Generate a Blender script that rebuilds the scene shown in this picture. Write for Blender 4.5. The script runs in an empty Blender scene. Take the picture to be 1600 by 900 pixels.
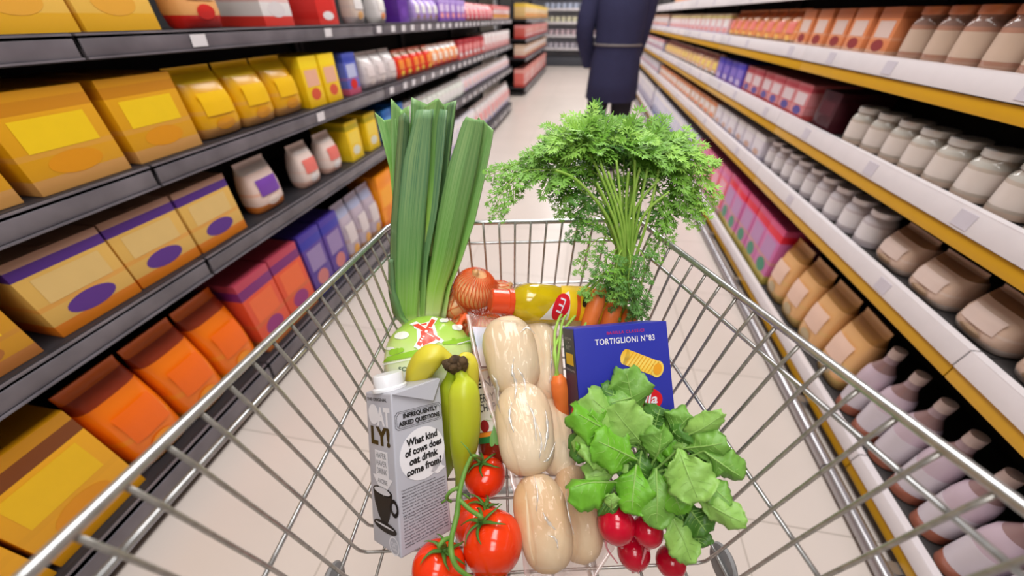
import bpy, bmesh, math, random
from mathutils import Vector, Matrix, noise
PI = math.pi
random.seed(7)
SC = bpy.context.scene
COL = SC.collection

# ------------------------------------------------------------------ camera
CAM_H = 1.25
F_PX = 570.0
PITCH = math.atan((450 - 26) / F_PX)
HEAD = math.atan(125 / F_PX * math.cos(PITCH))        # the trolley looks a little left of the aisle
cam_d = bpy.data.cameras.new('camera'); cam = bpy.data.objects.new('camera', cam_d); COL.objects.link(cam)
cam_d.sensor_width = 36; cam_d.lens = 36 * F_PX / 1600; cam_d.clip_start = .02; cam_d.clip_end = 100
cam.location = (0, 0, CAM_H)
cam.rotation_euler = (PI / 2 - PITCH, 0, HEAD)
cam_d.dof.use_dof = True; cam_d.dof.focus_distance = .47; cam_d.dof.aperture_fstop = 2.5
SC.camera = cam

# ------------------------------------------------------------------ world, exposure, light
SC.view_settings.view_transform = 'Standard'; SC.view_settings.look = 'None'
SC.view_settings.gamma = 1; SC.view_settings.use_curve_mapping = False
SC.view_settings.exposure = 0.0
w = bpy.data.worlds.new('world'); SC.world = w; w.use_nodes = True
w.node_tree.nodes['Background'].inputs[0].default_value = (1, .985, .975, 1)
w.node_tree.nodes['Background'].inputs[1].default_value = .35
LIGHT_W = [33, 35, 56, 56, 60, 55]
LIGHTS = [(0.0, -1.1), (0.0, .9), (0.0, 3.4), (0.0, 6.0), (0.0, 9.0), (0.0, 12.0)]
LIGHT_Z = 2.95

# ------------------------------------------------------------------ helpers
def S(r, g, b):
    f = lambda c: (c / 255 / 12.92) if c <= 10 else ((c / 255 + .055) / 1.055) ** 2.4
    return (f(r), f(g), f(b), 1)

def mixc(a, b, t): return tuple(a[i] * (1 - t) + b[i] * t for i in range(3)) + (1,)

MATS = {}
def mat(name, col, rough=.5, metal=0., spec=.5, noise_amt=.0, noise_scale=20., col2=None, trans=0., ior=1.45, bump=0., bump_scale=80., sss=0., coat=0., emit=0., alpha=1.):
    if name in MATS: return MATS[name]
    m = bpy.data.materials.new(name); m.use_nodes = True
    nt = m.node_tree; b = nt.nodes['Principled BSDF']
    b.inputs['Base Color'].default_value = col
    b.inputs['Roughness'].default_value = rough; b.inputs['Metallic'].default_value = metal
    b.inputs['Specular IOR Level'].default_value = spec; b.inputs['IOR'].default_value = ior
    b.inputs['Transmission Weight'].default_value = trans; b.inputs['Coat Weight'].default_value = coat
    b.inputs['Alpha'].default_value = alpha
    if sss:
        b.inputs['Subsurface Weight'].default_value = sss; b.inputs['Subsurface Radius'].default_value = (.01, .004, .002)
    tc = nt.nodes.new('ShaderNodeTexCoord')
    n = nt.nodes.new('ShaderNodeTexNoise'); n.inputs['Scale'].default_value = noise_scale; n.inputs['Detail'].default_value = 3
    nt.links.new(tc.outputs['Object'], n.inputs['Vector'])
    r = nt.nodes.new('ShaderNodeValToRGB')
    c2 = col2 or tuple(min(1, c * .82) for c in col[:3]) + (1,)
    a = noise_amt if noise_amt else .25
    r.color_ramp.elements[0].position = .5 - .22; r.color_ramp.elements[1].position = .5 + .22
    r.color_ramp.elements[0].color = mixc(col, c2, a); r.color_ramp.elements[1].color = col
    nt.links.new(n.outputs['Fac'], r.inputs['Fac']); nt.links.new(r.outputs['Color'], b.inputs['Base Color'])
    if bump:
        n2 = nt.nodes.new('ShaderNodeTexNoise'); n2.inputs['Scale'].default_value = bump_scale
        nt.links.new(tc.outputs['Object'], n2.inputs['Vector'])
        bp = nt.nodes.new('ShaderNodeBump'); bp.inputs['Strength'].default_value = bump; bp.inputs['Distance'].default_value = .002
        nt.links.new(n2.outputs['Fac'], bp.inputs['Height']); nt.links.new(bp.outputs['Normal'], b.inputs['Normal'])
    if emit:
        b.inputs['Emission Color'].default_value = col; b.inputs['Emission Strength'].default_value = emit
    MATS[name] = m
    return m

def ramp_mat(name, stops, axis='Z', coord='Generated', rough=.4, const=False, stripe=None, spec=.5, wobble=0.):
    """print or growth colour running along one axis of the object"""
    if name in MATS: return MATS[name]
    m = bpy.data.materials.new(name); m.use_nodes = True; nt = m.node_tree; b = nt.nodes['Principled BSDF']
    b.inputs['Roughness'].default_value = rough; b.inputs['Specular IOR Level'].default_value = spec
    tc = nt.nodes.new('ShaderNodeTexCoord'); sep = nt.nodes.new('ShaderNodeSeparateXYZ')
    nt.links.new(tc.outputs[coord], sep.inputs[0])
    fac = sep.outputs[axis]
    if wobble:
        nz = nt.nodes.new('ShaderNodeTexNoise'); nz.inputs['Scale'].default_value = 6
        nt.links.new(tc.outputs[coord], nz.inputs['Vector'])
        ma = nt.nodes.new('ShaderNodeMath'); ma.operation = 'MULTIPLY_ADD'; ma.inputs[1].default_value = wobble
        nt.links.new(nz.outputs['Fac'], ma.inputs[0]); nt.links.new(fac, ma.inputs[2]); fac = ma.outputs[0]
    r = nt.nodes.new('ShaderNodeValToRGB')
    if const: r.color_ramp.interpolation = 'CONSTANT'
    el = r.color_ramp.elements
    while len(el) > 1: el.remove(el[0])
    el[0].position, el[0].color = stops[0]
    for p_, c_ in stops[1:]:
        e = el.new(p_); e.color = c_
    nt.links.new(fac, r.inputs['Fac']); out = r.outputs['Color']
    if stripe:
        ux, sc, col, amt = stripe       # long fibres: attribute uv u
        uv = nt.nodes.new('ShaderNodeUVMap'); s2 = nt.nodes.new('ShaderNodeSeparateXYZ'); nt.links.new(uv.outputs[0], s2.inputs[0])
        cmb = nt.nodes.new('ShaderNodeCombineXYZ'); nt.links.new(s2.outputs['X'], cmb.inputs['X'])
        mm = nt.nodes.new('ShaderNodeMath'); mm.operation = 'MULTIPLY'; mm.inputs[1].default_value = .05
        nt.links.new(s2.outputs['Y'], mm.inputs[0]); nt.links.new(mm.outputs[0], cmb.inputs['Y'])
        n = nt.nodes.new('ShaderNodeTexNoise'); n.inputs['Scale'].default_value = sc; n.inputs['Detail'].default_value = 4
        nt.links.new(cmb.outputs[0], n.inputs['Vector'])
        rr = nt.nodes.new('ShaderNodeMapRange'); rr.inputs[1].default_value = .4; rr.inputs[2].default_value = .65
        rr.inputs[3].default_value = 0; rr.inputs[4].default_value = amt
        nt.links.new(n.outputs['Fac'], rr.inputs[0])
        mx = nt.nodes.new('ShaderNodeMix'); mx.data_type = 'RGBA'; mx.inputs[7].default_value = col
        nt.links.new(rr.outputs[0], mx.inputs[0]); nt.links.new(out, mx.inputs[6]); out = mx.outputs[2]
    nt.links.new(out, b.inputs['Base Color'])
    MATS[name] = m
    return m

def film_mat(name, tint=(1, 1, 1, 1), gloss=.16, rough=.12, haze=.05, hcol=(1, 1, 1, 1)):
    if name in MATS: return MATS[name]
    m = bpy.data.materials.new(name); m.use_nodes = True; nt = m.node_tree
    for n in list(nt.nodes): nt.nodes.remove(n)
    o = nt.nodes.new('ShaderNodeOutputMaterial'); t = nt.nodes.new('ShaderNodeBsdfTransparent'); t.inputs[0].default_value = tint
    g = nt.nodes.new('ShaderNodeBsdfGlossy'); g.inputs['Roughness'].default_value = rough
    d = nt.nodes.new('ShaderNodeBsdfDiffuse'); d.inputs[0].default_value = hcol
    lw = nt.nodes.new('ShaderNodeLayerWeight'); lw.inputs[0].default_value = .25
    ma = nt.nodes.new('ShaderNodeMath'); ma.operation = 'MULTIPLY_ADD'; ma.inputs[1].default_value = .3; ma.inputs[2].default_value = gloss
    ma.use_clamp = True
    nt.links.new(lw.outputs['Facing'], ma.inputs[0])
    m1 = nt.nodes.new('ShaderNodeMixShader'); m1.inputs[0].default_value = haze
    nt.links.new(t.outputs[0], m1.inputs[1]); nt.links.new(d.outputs[0], m1.inputs[2])
    m2 = nt.nodes.new('ShaderNodeMixShader'); nt.links.new(ma.outputs[0], m2.inputs[0])
    nt.links.new(m1.outputs[0], m2.inputs[1]); nt.links.new(g.outputs[0], m2.inputs[2])
    nt.links.new(m2.outputs[0], o.inputs[0])
    MATS[name] = m
    return m

class MB:
    """collects geometry; build() links it as ONE mesh object"""
    def __init__(s): s.v = []; s.f = []; s.uv = {}; s.mi = []
    def add(s, vs, fs, uvs=None, mi=0):
        o = len(s.v); s.v += [Vector(v) for v in vs]
        for k, f in enumerate(fs):
            s.f.append(tuple(i + o for i in f)); s.mi.append(mi)
        if uvs:
            for i, u in enumerate(uvs): s.uv[o + i] = u
        return s
    def box(s, c, size, R=None, bev=0., mi=0):
        bm = bmesh.new(); bmesh.ops.create_cube(bm, size=1)
        for v in bm.verts: v.co = Vector((v.co.x * size[0], v.co.y * size[1], v.co.z * size[2]))
        if bev: bmesh.ops.bevel(bm, geom=list(bm.edges), offset=bev, segments=2, affect='EDGES', profile=.6)
        bm.verts.index_update()
        M = (R or Matrix.Identity(3)); c = Vector(c)
        s.add([M @ v.co + c for v in bm.verts], [[v.index for v in f.verts] for f in bm.faces], mi=mi); bm.free()
        return s
    def tube(s, path, r, n=8, caps=True, sq=None, mi=0):
        P = [Vector(p) for p in path]; m = len(P)
        rs = r if isinstance(r, (list, tuple)) else [r] * m
        T = []
        for i in range(m):
            a = P[max(i - 1, 0)]; b = P[min(i + 1, m - 1)]; d = (b - a)
            T.append(d.normalized() if d.length > 1e-9 else Vector((0, 0, 1)))
        up = Vector((0, 0, 1)) if abs(T[0].z) < .9 else Vector((1, 0, 0))
        N = (up - T[0] * up.dot(T[0])).normalized(); vs = []; uvs = []
        for i in range(m):
            N = (N - T[i] * N.dot(T[i]))
            N = N.normalized() if N.length > 1e-9 else T[i].orthogonal().normalized()
            B = T[i].cross(N)
            for k in range(n):
                a = 2 * PI * k / n
                e = (sq(a) if sq else 1) * rs[i]
                vs.append(P[i] + (N * math.cos(a) + B * math.sin(a)) * e); uvs.append((k / n, i / max(1, m - 1)))
        fs = [(i * n + k, i * n + (k + 1) % n, (i + 1) * n + (k + 1) % n, (i + 1) * n + k) for i in range(m - 1) for k in range(n)]
        if caps:
            fs.append(tuple(reversed(range(n)))); fs.append(tuple((m - 1) * n + k for k in range(n)))
        return s.add(vs, fs, uvs, mi)
    def lathe(s, prof, M=None, n=24, sx=1., sy=1., fn=None, mi=0):
        M = M or Matrix.Identity(4); vs = []; m = len(prof)
        for i, (r, z) in enumerate(prof):
            for k in range(n):
                a = 2 * PI * k / n; p = Vector((r * sx * math.cos(a), r * sy * math.sin(a), z))
                if fn: p = fn(p, a, i)
                vs.append(M @ p)
        fs = [(i * n + k, i * n + (k + 1) % n, (i + 1) * n + (k + 1) % n, (i + 1) * n + k) for i in range(m - 1) for k in range(n)]
        fs.append(tuple(reversed(range(n)))); fs.append(tuple((m - 1) * n + k for k in range(n)))
        return s.add(vs, fs, mi=mi)
    def grid(s, rows, closed=False, mi=0):
        m = len(rows); n = len(rows[0]); vs = [v for r in rows for v in r]
        uvs = [(j / (n - 1), i / (m - 1)) for i in range(m) for j in range(n)]
        fs = []
        for i in range(m - 1):
            for j in range(n if closed else n - 1):
                k = (j + 1) % n
                fs.append((i * n + j, i * n + k, (i + 1) * n + k, (i + 1) * n + j))
        return s.add(vs, fs, uvs, mi)
    def build(s, name, m, parent=None, off=None, smooth=True, auto=None, solid=0., mats=None, M=None):
        me = bpy.data.meshes.new(name)
        vs = s.v
        if M is not None: vs = [M @ v for v in vs]
        if off is not None: vs = [v - off for v in vs]
        me.from_pydata([tuple(v) for v in vs], [], s.f)
        for q in (mats or [m]): me.materials.append(q)
        if mats: me.polygons.foreach_set('material_index', s.mi)
        if s.uv:
            l = me.uv_layers.new(name='UVMap')
            for lp in me.loops: l.data[lp.index].uv = s.uv.get(lp.vertex_index, (0, 0))
        if smooth: me.polygons.foreach_set('use_smooth', [True] * len(me.polygons))
        if auto is not None and smooth:
            try: me.set_sharp_from_angle(angle=math.radians(auto))
            except Exception: pass
        me.update()
        o = bpy.data.objects.new(name, me); COL.objects.link(o)
        if parent is not None: o.parent = parent
        if solid:
            md = o.modifiers.new('thickness', 'SOLIDIFY'); md.thickness = solid; md.offset = 0
        return o

def tag(o, label=None, cat=None, group=None, kind=None):
    if label: o['label'] = label
    if cat: o['category'] = cat
    if group: o['group'] = group
    if kind: o['kind'] = kind
    return o

def empty(name, loc, rotz=0, M=None):
    o = bpy.data.objects.new(name, None); COL.objects.link(o); o.empty_display_size = .05
    if M is not None: o.matrix_world = M
    else: o.location = loc; o.rotation_euler = (0, 0, rotz)
    return o

def struct(name, mb, m, **k): return tag(mb.build(name, m, None, **k), kind='structure')

# --- the trolley's frame: x right, y forward along the camera heading, z up
RZ = Matrix.Rotation(HEAD, 4, 'Z')
def ray(u, v):
    a = (u - 800) / F_PX; b = (450 - v) / F_PX; c, s = math.cos(PITCH), math.sin(PITCH)
    return Vector((a, c + b * s, -s + b * c))
def C(u, v, d): return Vector((0, 0, CAM_H)) + ray(u, v) * d
FLOOR_Z = .7186                                            # top of the basket floor wires
def on_floor(u, v, r=0.):
    q = ray(u, v); d = (CAM_H - FLOOR_Z - r) / -q.z; return Vector((0, 0, CAM_H)) + q * d
def cthing(name, base, label, cat, group=None):
    """a thing standing in the trolley; its parts are given in the trolley's frame minus base"""
    o = empty(name, None, M=RZ @ Matrix.Translation(base)); return tag(o, label, cat, group)

def spline(pts, n=8):
    P = [Vector(p) for p in pts]; out = []
    for i in range(len(P) - 1):
        a = P[max(i - 1, 0)]; b = P[i]; c = P[i + 1]; d = P[min(i + 2, len(P) - 1)]
        for k in range(n):
            t = k / n
            out.append(.5 * ((2 * b) + (c - a) * t + (2 * a - 5 * b + 4 * c - d) * t * t + (3 * b - a - 3 * c + d) * t ** 3))
    out.append(P[-1]); return out

def lerp_list(L, t):
    x = t * (len(L) - 1); i = min(int(x), len(L) - 2); return L[i] + (L[i + 1] - L[i]) * (x - i)

_txt = {}
def text_geo(s, bold=0., shear=0., spacing=1.):
    key = (s, bold, shear, spacing)
    if key in _txt: return _txt[key]
    cu = bpy.data.curves.new('t', 'FONT'); cu.body = s; cu.size = 1; cu.offset = bold; cu.shear = shear; cu.space_character = spacing
    cu.resolution_u = 3; cu.fill_mode = 'FRONT'
    o = bpy.data.objects.new('t', cu); COL.objects.link(o)
    dg = bpy.context.evaluated_depsgraph_get(); me = bpy.data.meshes.new_from_object(o.evaluated_get(dg))
    vs = [v.co.copy() for v in me.vertices]; fs = [tuple(p.vertices) for p in me.polygons]
    COL.objects.unlink(o); bpy.data.objects.remove(o); bpy.data.curves.remove(cu); bpy.data.meshes.remove(me)
    _txt[key] = (vs, fs); return vs, fs
def put_text(mb, s, cx, cy, width, height, fn, bold=.01, rot=0., shear=0., spacing=1., wob=0., mi=0):
    """letters fitted to a width and height about (cx, cy) on a face; fn maps face (x, y) to space"""
    vs, fs = text_geo(s, bold, shear, spacing)
    if not vs: return
    x0 = min(v.x for v in vs); x1 = max(v.x for v in vs); y0 = min(v.y for v in vs); y1 = max(v.y for v in vs)
    out = []
    for v in vs:
        x = ((v.x - x0) / (x1 - x0) - .5) * width; y = ((v.y - y0) / max(1e-6, y1 - y0) - .5) * height
        y += wob * math.sin(x / width * 14)
        out.append(fn(cx + x * math.cos(rot) - y * math.sin(rot), cy + x * math.sin(rot) + y * math.cos(rot)))
    mb.add(out, fs, mi=mi)
def disc(mb, cx, cy, rx, ry, fn, n=28, a0=0., a1=2 * PI, inner=0., rot=0., mi=0, rings=1):
    vs = []; fs = []; c, s = math.cos(rot), math.sin(rot); full = abs(a1 - a0 - 2 * PI) < 1e-6
    m = n if full else n + 1
    for q in range(rings + 1):
        k = inner + (1 - inner) * q / rings
        for i in range(m):
            a = a0 + (a1 - a0) * i / n; x, y = rx * k * math.cos(a), ry * k * math.sin(a)
            vs.append(fn(cx + x * c - y * s, cy + x * s + y * c))
    for q in range(rings):
        for i in range(n):
            j = (i + 1) % m
            fs.append((q * m + i, q * m + j, (q + 1) * m + j, (q + 1) * m + i))
    mb.add(vs, fs, mi=mi)
def quad(mb, p, fn, n=1, mi=0):
    (ax, ay), (bx, by), (cx, cy), (dx, dy) = p; vs = []
    for i in range(n + 1):
        for j in range(n + 1):
            s, t = j / n, i / n
            x = (ax * (1 - s) + bx * s) * (1 - t) + (dx * (1 - s) + cx * s) * t
            y = (ay * (1 - s) + by * s) * (1 - t) + (dy * (1 - s) + cy * s) * t
            vs.append(fn(x, y))
    m = n + 1
    mb.add(vs, [(i * m + j, i * m + j + 1, (i + 1) * m + j + 1, (i + 1) * m + j) for i in range(n) for j in range(n)], mi=mi)
def poly(mb, pts, fn, mi=0): mb.add([fn(x, y) for x, y in pts], [tuple(range(len(pts)))], mi=mi)

# ------------------------------------------------------------------ the room
def floor_material():
    m = bpy.data.materials.new('floor_tiles'); m.use_nodes = True; nt = m.node_tree; b = nt.nodes['Principled BSDF']
    tc = nt.nodes.new('ShaderNodeTexCoord'); br = nt.nodes.new('ShaderNodeTexBrick')
    br.inputs['Scale'].default_value = 1; br.offset = 0
    br.inputs['Brick Width'].default_value = .6; br.inputs['Row Height'].default_value = .6
    br.inputs['Mortar Size'].default_value = .0022; br.inputs['Mortar Smooth'].default_value = .2
    br.inputs['Color1'].default_value = S(222, 210, 202); br.inputs['Color2'].default_value = S(218, 206, 198)
    br.inputs['Mortar'].default_value = S(182, 170, 160)
    nt.links.new(tc.outputs['Object'], br.inputs['Vector'])
    n = nt.nodes.new('ShaderNodeTexNoise'); n.inputs['Scale'].default_value = 3; nt.links.new(tc.outputs['Object'], n.inputs['Vector'])
    mx = nt.nodes.new('ShaderNodeMix'); mx.data_type = 'RGBA'; mx.blend_type = 'MULTIPLY'; mx.inputs[0].default_value = .12
    nt.links.new(br.outputs['Color'], mx.inputs[6]); nt.links.new(n.outputs['Fac'], mx.inputs[7])
    nt.links.new(mx.outputs[2], b.inputs['Base Color']); b.inputs['Roughness'].default_value = .3
    return m
X0, X1, Y0, Y1, ZC = -3.6, 3.4, -4.0, 14.4, 3.2
struct('floor', MB().box(((X0 + X1) / 2, (Y0 + Y1) / 2, -.05), (X1 - X0 + .2, Y1 - Y0 + .2, .1)), floor_material(), smooth=False)
struct('ceiling', MB().box(((X0 + X1) / 2, (Y0 + Y1) / 2, ZC + .05), (X1 - X0 + .2, Y1 - Y0 + .2, .1)), mat('ceiling_paint', S(235, 232, 228), .8), smooth=False)
wp = mat('wall_paint', S(214, 208, 202), .7)
struct('wall_left', MB().box((X0 - .05, (Y0 + Y1) / 2, ZC / 2), (.1, Y1 - Y0, ZC)), wp, smooth=False)
struct('wall_right', MB().box((X1 + .05, (Y0 + Y1) / 2, ZC / 2), (.1, Y1 - Y0, ZC)), wp, smooth=False)
struct('wall_back', MB().box(((X0 + X1) / 2, Y1 + .05, ZC / 2), (X1 - X0 + .2, .1, ZC)), wp, smooth=False)
struct('wall_front', MB().box(((X0 + X1) / 2, Y0 - .05, ZC / 2), (X1 - X0 + .2, .1, ZC)), wp, smooth=False)

# ceiling lamps down the aisle
lamp_case = mat('lamp_case', S(225, 225, 225), .4)
lamp_glow = mat('lamp_diffuser', (1, .97, .93, 1), .5, emit=3.)
names = ['behind the trolley handle', 'nearest to the trolley basket', 'just before the person in navy', 'second past the person in navy', 'near the far end of the aisle', 'beside the back chiller']
for i, (x, y) in enumerate(LIGHTS):
    t = tag(empty('ceiling_lamp', (x, y, LIGHT_Z)), 'long white ceiling lamp over the aisle, ' + names[i], 'lamp', 'ceiling lamps over the aisle')
    MB().box((0, 0, .045), (.34, 1.5, .07), bev=.01).box((0, 0, .165), (.03, .03, .17)).build('lamp_housing', lamp_case, t, auto=30)
    MB().box((0, 0, .004), (.28, 1.44, .012), bev=.004).build('diffuser', lamp_glow, t)
    ld = bpy.data.lights.new('lamp_light', 'AREA'); ld.shape = 'RECTANGLE'; ld.size = .9; ld.size_y = 1.6; ld.energy = LIGHT_W[i]; ld.color = (1, .985, .972)
    lo = bpy.data.objects.new('lamp_light', ld); COL.objects.link(lo); lo.parent = t; lo.location = (0, 0, -.012)

# ------------------------------------------------------------------ shelving
XL, XR = -1.134, .986
dark_steel = mat('dark_steel', S(52, 50, 54), .45, .3)
black_panel = mat('black_panel', S(30, 28, 30), .7)
rail_grey = mat('price_rail_plastic', S(122, 117, 124), .25, noise_amt=.6, noise_scale=9., col2=S(70, 66, 72))
tag_white = mat('price_card', S(232, 230, 235), .5)
white_steel = mat('white_steel', S(226, 219, 222), .3)
yellow_strip = mat('yellow_strip', S(214, 160, 22), .35)
shadow_grey = mat('grey_panel', S(60, 56, 56), .7)
steel_bumper = mat('brushed_bumper', S(176, 174, 178), .3, .8)
chiller_white = mat('chiller_white', S(222, 222, 226), .35)

def bay_left(y0, L, label, tags, zs=((1.168, 1.222), (.868, .930), (.570, .636), (.036, .148)), top=1.62, x=XL):
    t = tag(empty('shelving_bay', (x, y0 + L / 2, 0)), label, 'shelving', 'dark shelving bays on the left')
    MB().box((-.50, 0, top / 2 + .02), (.02, L - .004, top - .04)).build('back_panel', black_panel, t, smooth=False)
    for sg in (-1, 1): MB().box((-.475, sg * (L / 2 - .02), top / 2), (.03, .03, top), bev=.003).build('upright', dark_steel, t, auto=30)
    MB().box((-.27, 0, .03), (.40, L - .004, .06)).build('base_plinth', black_panel, t, smooth=False)
    for k, (a, b) in enumerate(zs):
        sh = MB().box((-.245, 0, b - .018), (.488, L - .003, .03), bev=.002).box((-.006, 0, (a + b) / 2), (.010, L - .003, b - a), bev=.002).build('shelf', dark_steel, t, auto=30)
        h = b - a
        m = MB(); R = Matrix.Rotation(math.radians(8), 3, 'Y')
        m.box((.001, 0, (a + b) / 2 - .002), (.005, L - .012, h * .66), R, bev=.0015)
        m.box((.003, 0, b - .004), (.007, L - .008, .004)); m.box((.003, 0, a + .005), (.007, L - .008, .004))
        m.build('price_rail', rail_grey, sh, auto=30)
        n = tags[k] if k < len(tags) else 0
        for i in range(n):
            yy = -L / 2 + (i + .5 + random.uniform(-.15, .15)) * L / n
            MB().box((.0065, yy, (a + b) / 2 - .001), (.0015, .052, h * .55), R).build('price_card', tag_white, sh, smooth=False)
    return t
def bay_right(y0, L, label, tags, x=XR):
    t = tag(empty('shelving_bay', (x, y0 + L / 2, 0)), label, 'shelving', 'white and yellow edged shelving bays on the right')
    MB().box((.50, 0, .95), (.02, L - .004, 1.86)).build('back_panel', shadow_grey, t, smooth=False)
    for sg in (-1, 1): MB().box((.475, sg * (L / 2 - .02), .95), (.03, .03, 1.9), bev=.003).build('upright', dark_steel, t, auto=30)
    MB().box((.27, 0, .03), (.46, L - .004, .06)).build('base_plinth', dark_steel, t, smooth=False)
    MB().tube([(-.045, -L / 2 + .002, .03), (-.045, L / 2 - .002, .03)], .021, 12).box((-.01, -L * .3, .03), (.07, .03, .02)).box((-.01, L * .3, .03), (.07, .03, .02)).build('bumper_rail', steel_bumper, t, auto=40)
    for k, (a, b) in enumerate(((1.315, 1.39), (1.048, 1.142), (.768, .866), (.508, .602), (.045, .128))):
        sh = MB().box((.25, 0, b - .03), (.48, L - .003, .03), bev=.002).box((.008, 0, (a + b) / 2), (.008, L - .003, b - a), bev=.002).build('shelf', shadow_grey if k else shadow_grey, t, auto=30)
        hy = .04 if k else .0
        if hy:
            MB().box((.002, 0, a + .019), (.006, L - .004, .037), bev=.0015).build('yellow_strip', yellow_strip, sh, auto=30)
        R = Matrix.Rotation(math.radians(6), 3, 'Y'); h = b - a - hy
        MB().box((-.001, 0, a + hy + h / 2), (.006, L - .004, h * .98), R, bev=.0015).box((.010, 0, b - .001), (.022, L - .004, .004)).build('price_rail', white_steel, sh, auto=30)
        n = tags[k] if k < len(tags) else 0
        for i in range(n):
            yy = -L / 2 + (i + .5 + random.uniform(-.2, .2)) * L / n
            MB().box((-.0048, yy, a + hy + h / 2), (.0015, .05, h * .7), R).build('price_card', mat('price_card_shade', S(205, 198, 208), .4), sh, smooth=False)
    return t
BL = 1.4
ords = ['nearest', 'second', 'third', 'fourth', 'fifth']
for i in range(5):
    bay_left(-.6 + BL * i, BL, 'dark shelving bay on the left of the aisle, %s from the trolley handle' % ords[i] if i else 'dark shelving bay on the left, nearest to the trolley handle',
             [(0, 0, 0, 0), (2, 1, 0, 0), (9, 8, 6, 4), (9, 8, 6, 4), (8, 7, 6, 4)][i])
for i in range(3):
    bay_left(7.9 + BL * i, BL, 'dark shelving bay far off on the left past the cross aisle, %s in its row' % ords[i], (6, 6, 4, 0))
for i in range(5):
    bay_right(-.6 + BL * i, BL, 'yellow edged shelving bay on the right of the aisle, %s from the trolley handle' % ords[i] if i else 'yellow edged shelving bay on the right, nearest to the trolley handle', (2, 3, 3, 2, 0))
for i in range(4):
    bay_right(6.4 + BL * i, BL, 'yellow edged shelving bay far down the right side beyond the person, %s in that stretch' % ords[i], (2, 3, 3, 2, 0))

# ------------------------------------------------------------------ products on the shelves
def band_mat(name, bands, rough=.35):
    return ramp_mat(name, bands, 'Z', 'Generated', rough, const=True)
def p_carton(name, w, d, h, bands, lab, motif):
    t = empty(name, (0, 0, 0))
    MB().box((-d / 2, 0, h / 2), (d, w, h), bev=.003).box((-d / 2, 0, h + .0004), (d * .9, w * .12, .0012)).build('carton_body', band_mat(name + lab[0], bands), t, auto=30)
    mb = MB(); fn = lambda x, y: Vector((.0006, x, y))
    quad(mb, ((-w * .36, h * .42), (w * .36, h * .42), (w * .36, h * .74), (-w * .36, h * .74)), fn)
    mb.build('label_panel', mat('label_' + lab[0], lab[1], .35), t, smooth=False)
    mb = MB(); disc(mb, 0, h * .26, w * .28, h * .12, fn, 20); mb.build('motif', mat('motif_' + motif[0], motif[1], .35), t, smooth=False)
    return t
def p_pouch(name, w, d, h, bands, lab, motif):
    t = empty(name, (0, 0, 0)); rows = []
    prof = [(0, .55, .9), (.03, .8, .97), (.2, 1, 1), (.5, .95, .99), (.75, .6, .98), (.9, .2, .98), (.93, .05, .98), (1., .04, 1.)]
    for zz, dd, ww in prof:
        r = []
        for k in range(20):
            a = 2 * PI * k / 20; ca, sa = math.cos(a), math.sin(a)
            e = .55
            r.append((-d / 2 + d / 2 * dd * math.copysign(abs(ca) ** e, ca), w / 2 * ww * math.copysign(abs(sa) ** e, sa), h * zz))
        rows.append(r)
    mb = MB(); mb.grid(rows, True); mb.add([rows[0][k] for k in range(20)], [tuple(reversed(range(20)))])
    mb.build('pouch_body', band_mat(name + lab[0], bands, .25), t)
    def fn(x, y):
        q = y / h; dd = lerp_list([.8, .9, 1, 1, .98, .95, .84, .7, .5, .2], min(.99, q))
        return Vector((-d / 2 + d / 2 * dd * (1 - abs(2 * x / w) ** 3.6) ** .28 + .002, x, y))
    mb = MB(); quad(mb, ((-w * .33, h * .34), (w * .33, h * .34), (w * .33, h * .66), (-w * .33, h * .66)), fn, 6)
    mb.build('label_panel', mat('label_' + lab[0], lab[1], .3), t)
    mb = MB(); disc(mb, 0, h * .2, w * .22, h * .09, fn, 16, rings=2); mb.build('motif', mat('motif_' + motif[0], motif[1], .3), t)
    return t
def p_jar(name, w, d, h, bands, lab, motif):
    t = empty(name, (0, 0, 0)); r = w / 2; M = Matrix.Translation((-r, 0, 0))
    MB().lathe([(r * .86, 0), (r * .98, h * .03), (r, h * .1), (r, h * .68), (r * .9, h * .77), (r * .78, h * .82), (r * .78, h * .86)], M, 20).build('jar_body', band_mat(name + lab[0], bands, .08), t, auto=50)
    MB().lathe([(r * .84, h * .85), (r * .86, h * .86), (r * .86, h * .985), (r * .8, h), (r * .3, h)], M, 20).build('lid', mat('lid_' + motif[0], motif[1], .3, .3), t, auto=40)
    MB().lathe([(r * 1.006, h * .2), (r * 1.006, h * .6)], M, 20).build('label_panel', mat('label_' + lab[0], lab[1], .4), t, auto=40)
    return t
def p_bottle(name, w, d, h, bands, lab, motif):
    t = empty(name, (0, 0, 0)); r = w / 2; M = Matrix.Translation((-r, 0, 0))
    MB().lathe([(r * .8, 0), (r, h * .02), (r, h * .55), (r * .9, h * .66), (r * .45, h * .8), (r * .38, h * .9)], M, 20).build('bottle_body', band_mat(name + lab[0], bands, .12), t, auto=50)
    MB().lathe([(r * .44, h * .885), (r * .44, h * .99), (r * .3, h)], M, 16).build('cap', mat('lid_' + motif[0], motif[1], .3), t, auto=40)
    MB().lathe([(r * 1.008, h * .14), (r * 1.008, h * .46)], M, 20).build('label_panel', mat('label_' + lab[0], lab[1], .4), t, auto=40)
    return t
KIND = {'carton': p_carton, 'pouch': p_pouch, 'jar': p_jar, 'bottle': p_bottle}
CATS = {'carton': 'carton', 'pouch': 'packet', 'jar': 'jar', 'bottle': 'bottle'}
NAMES = {'carton': 'food_carton', 'pouch': 'food_pouch', 'jar': 'food_jar', 'bottle': 'sauce_bottle'}
def copy_tree(o):
    c = o.copy(); COL.objects.link(c)
    for ch in list(o.children):
        k = ch.copy(); COL.objects.link(k); k.parent = c
        for g in list(ch.children):
            q = g.copy(); COL.objects.link(q); q.parent = k
    return c
run_no = [0]
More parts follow.
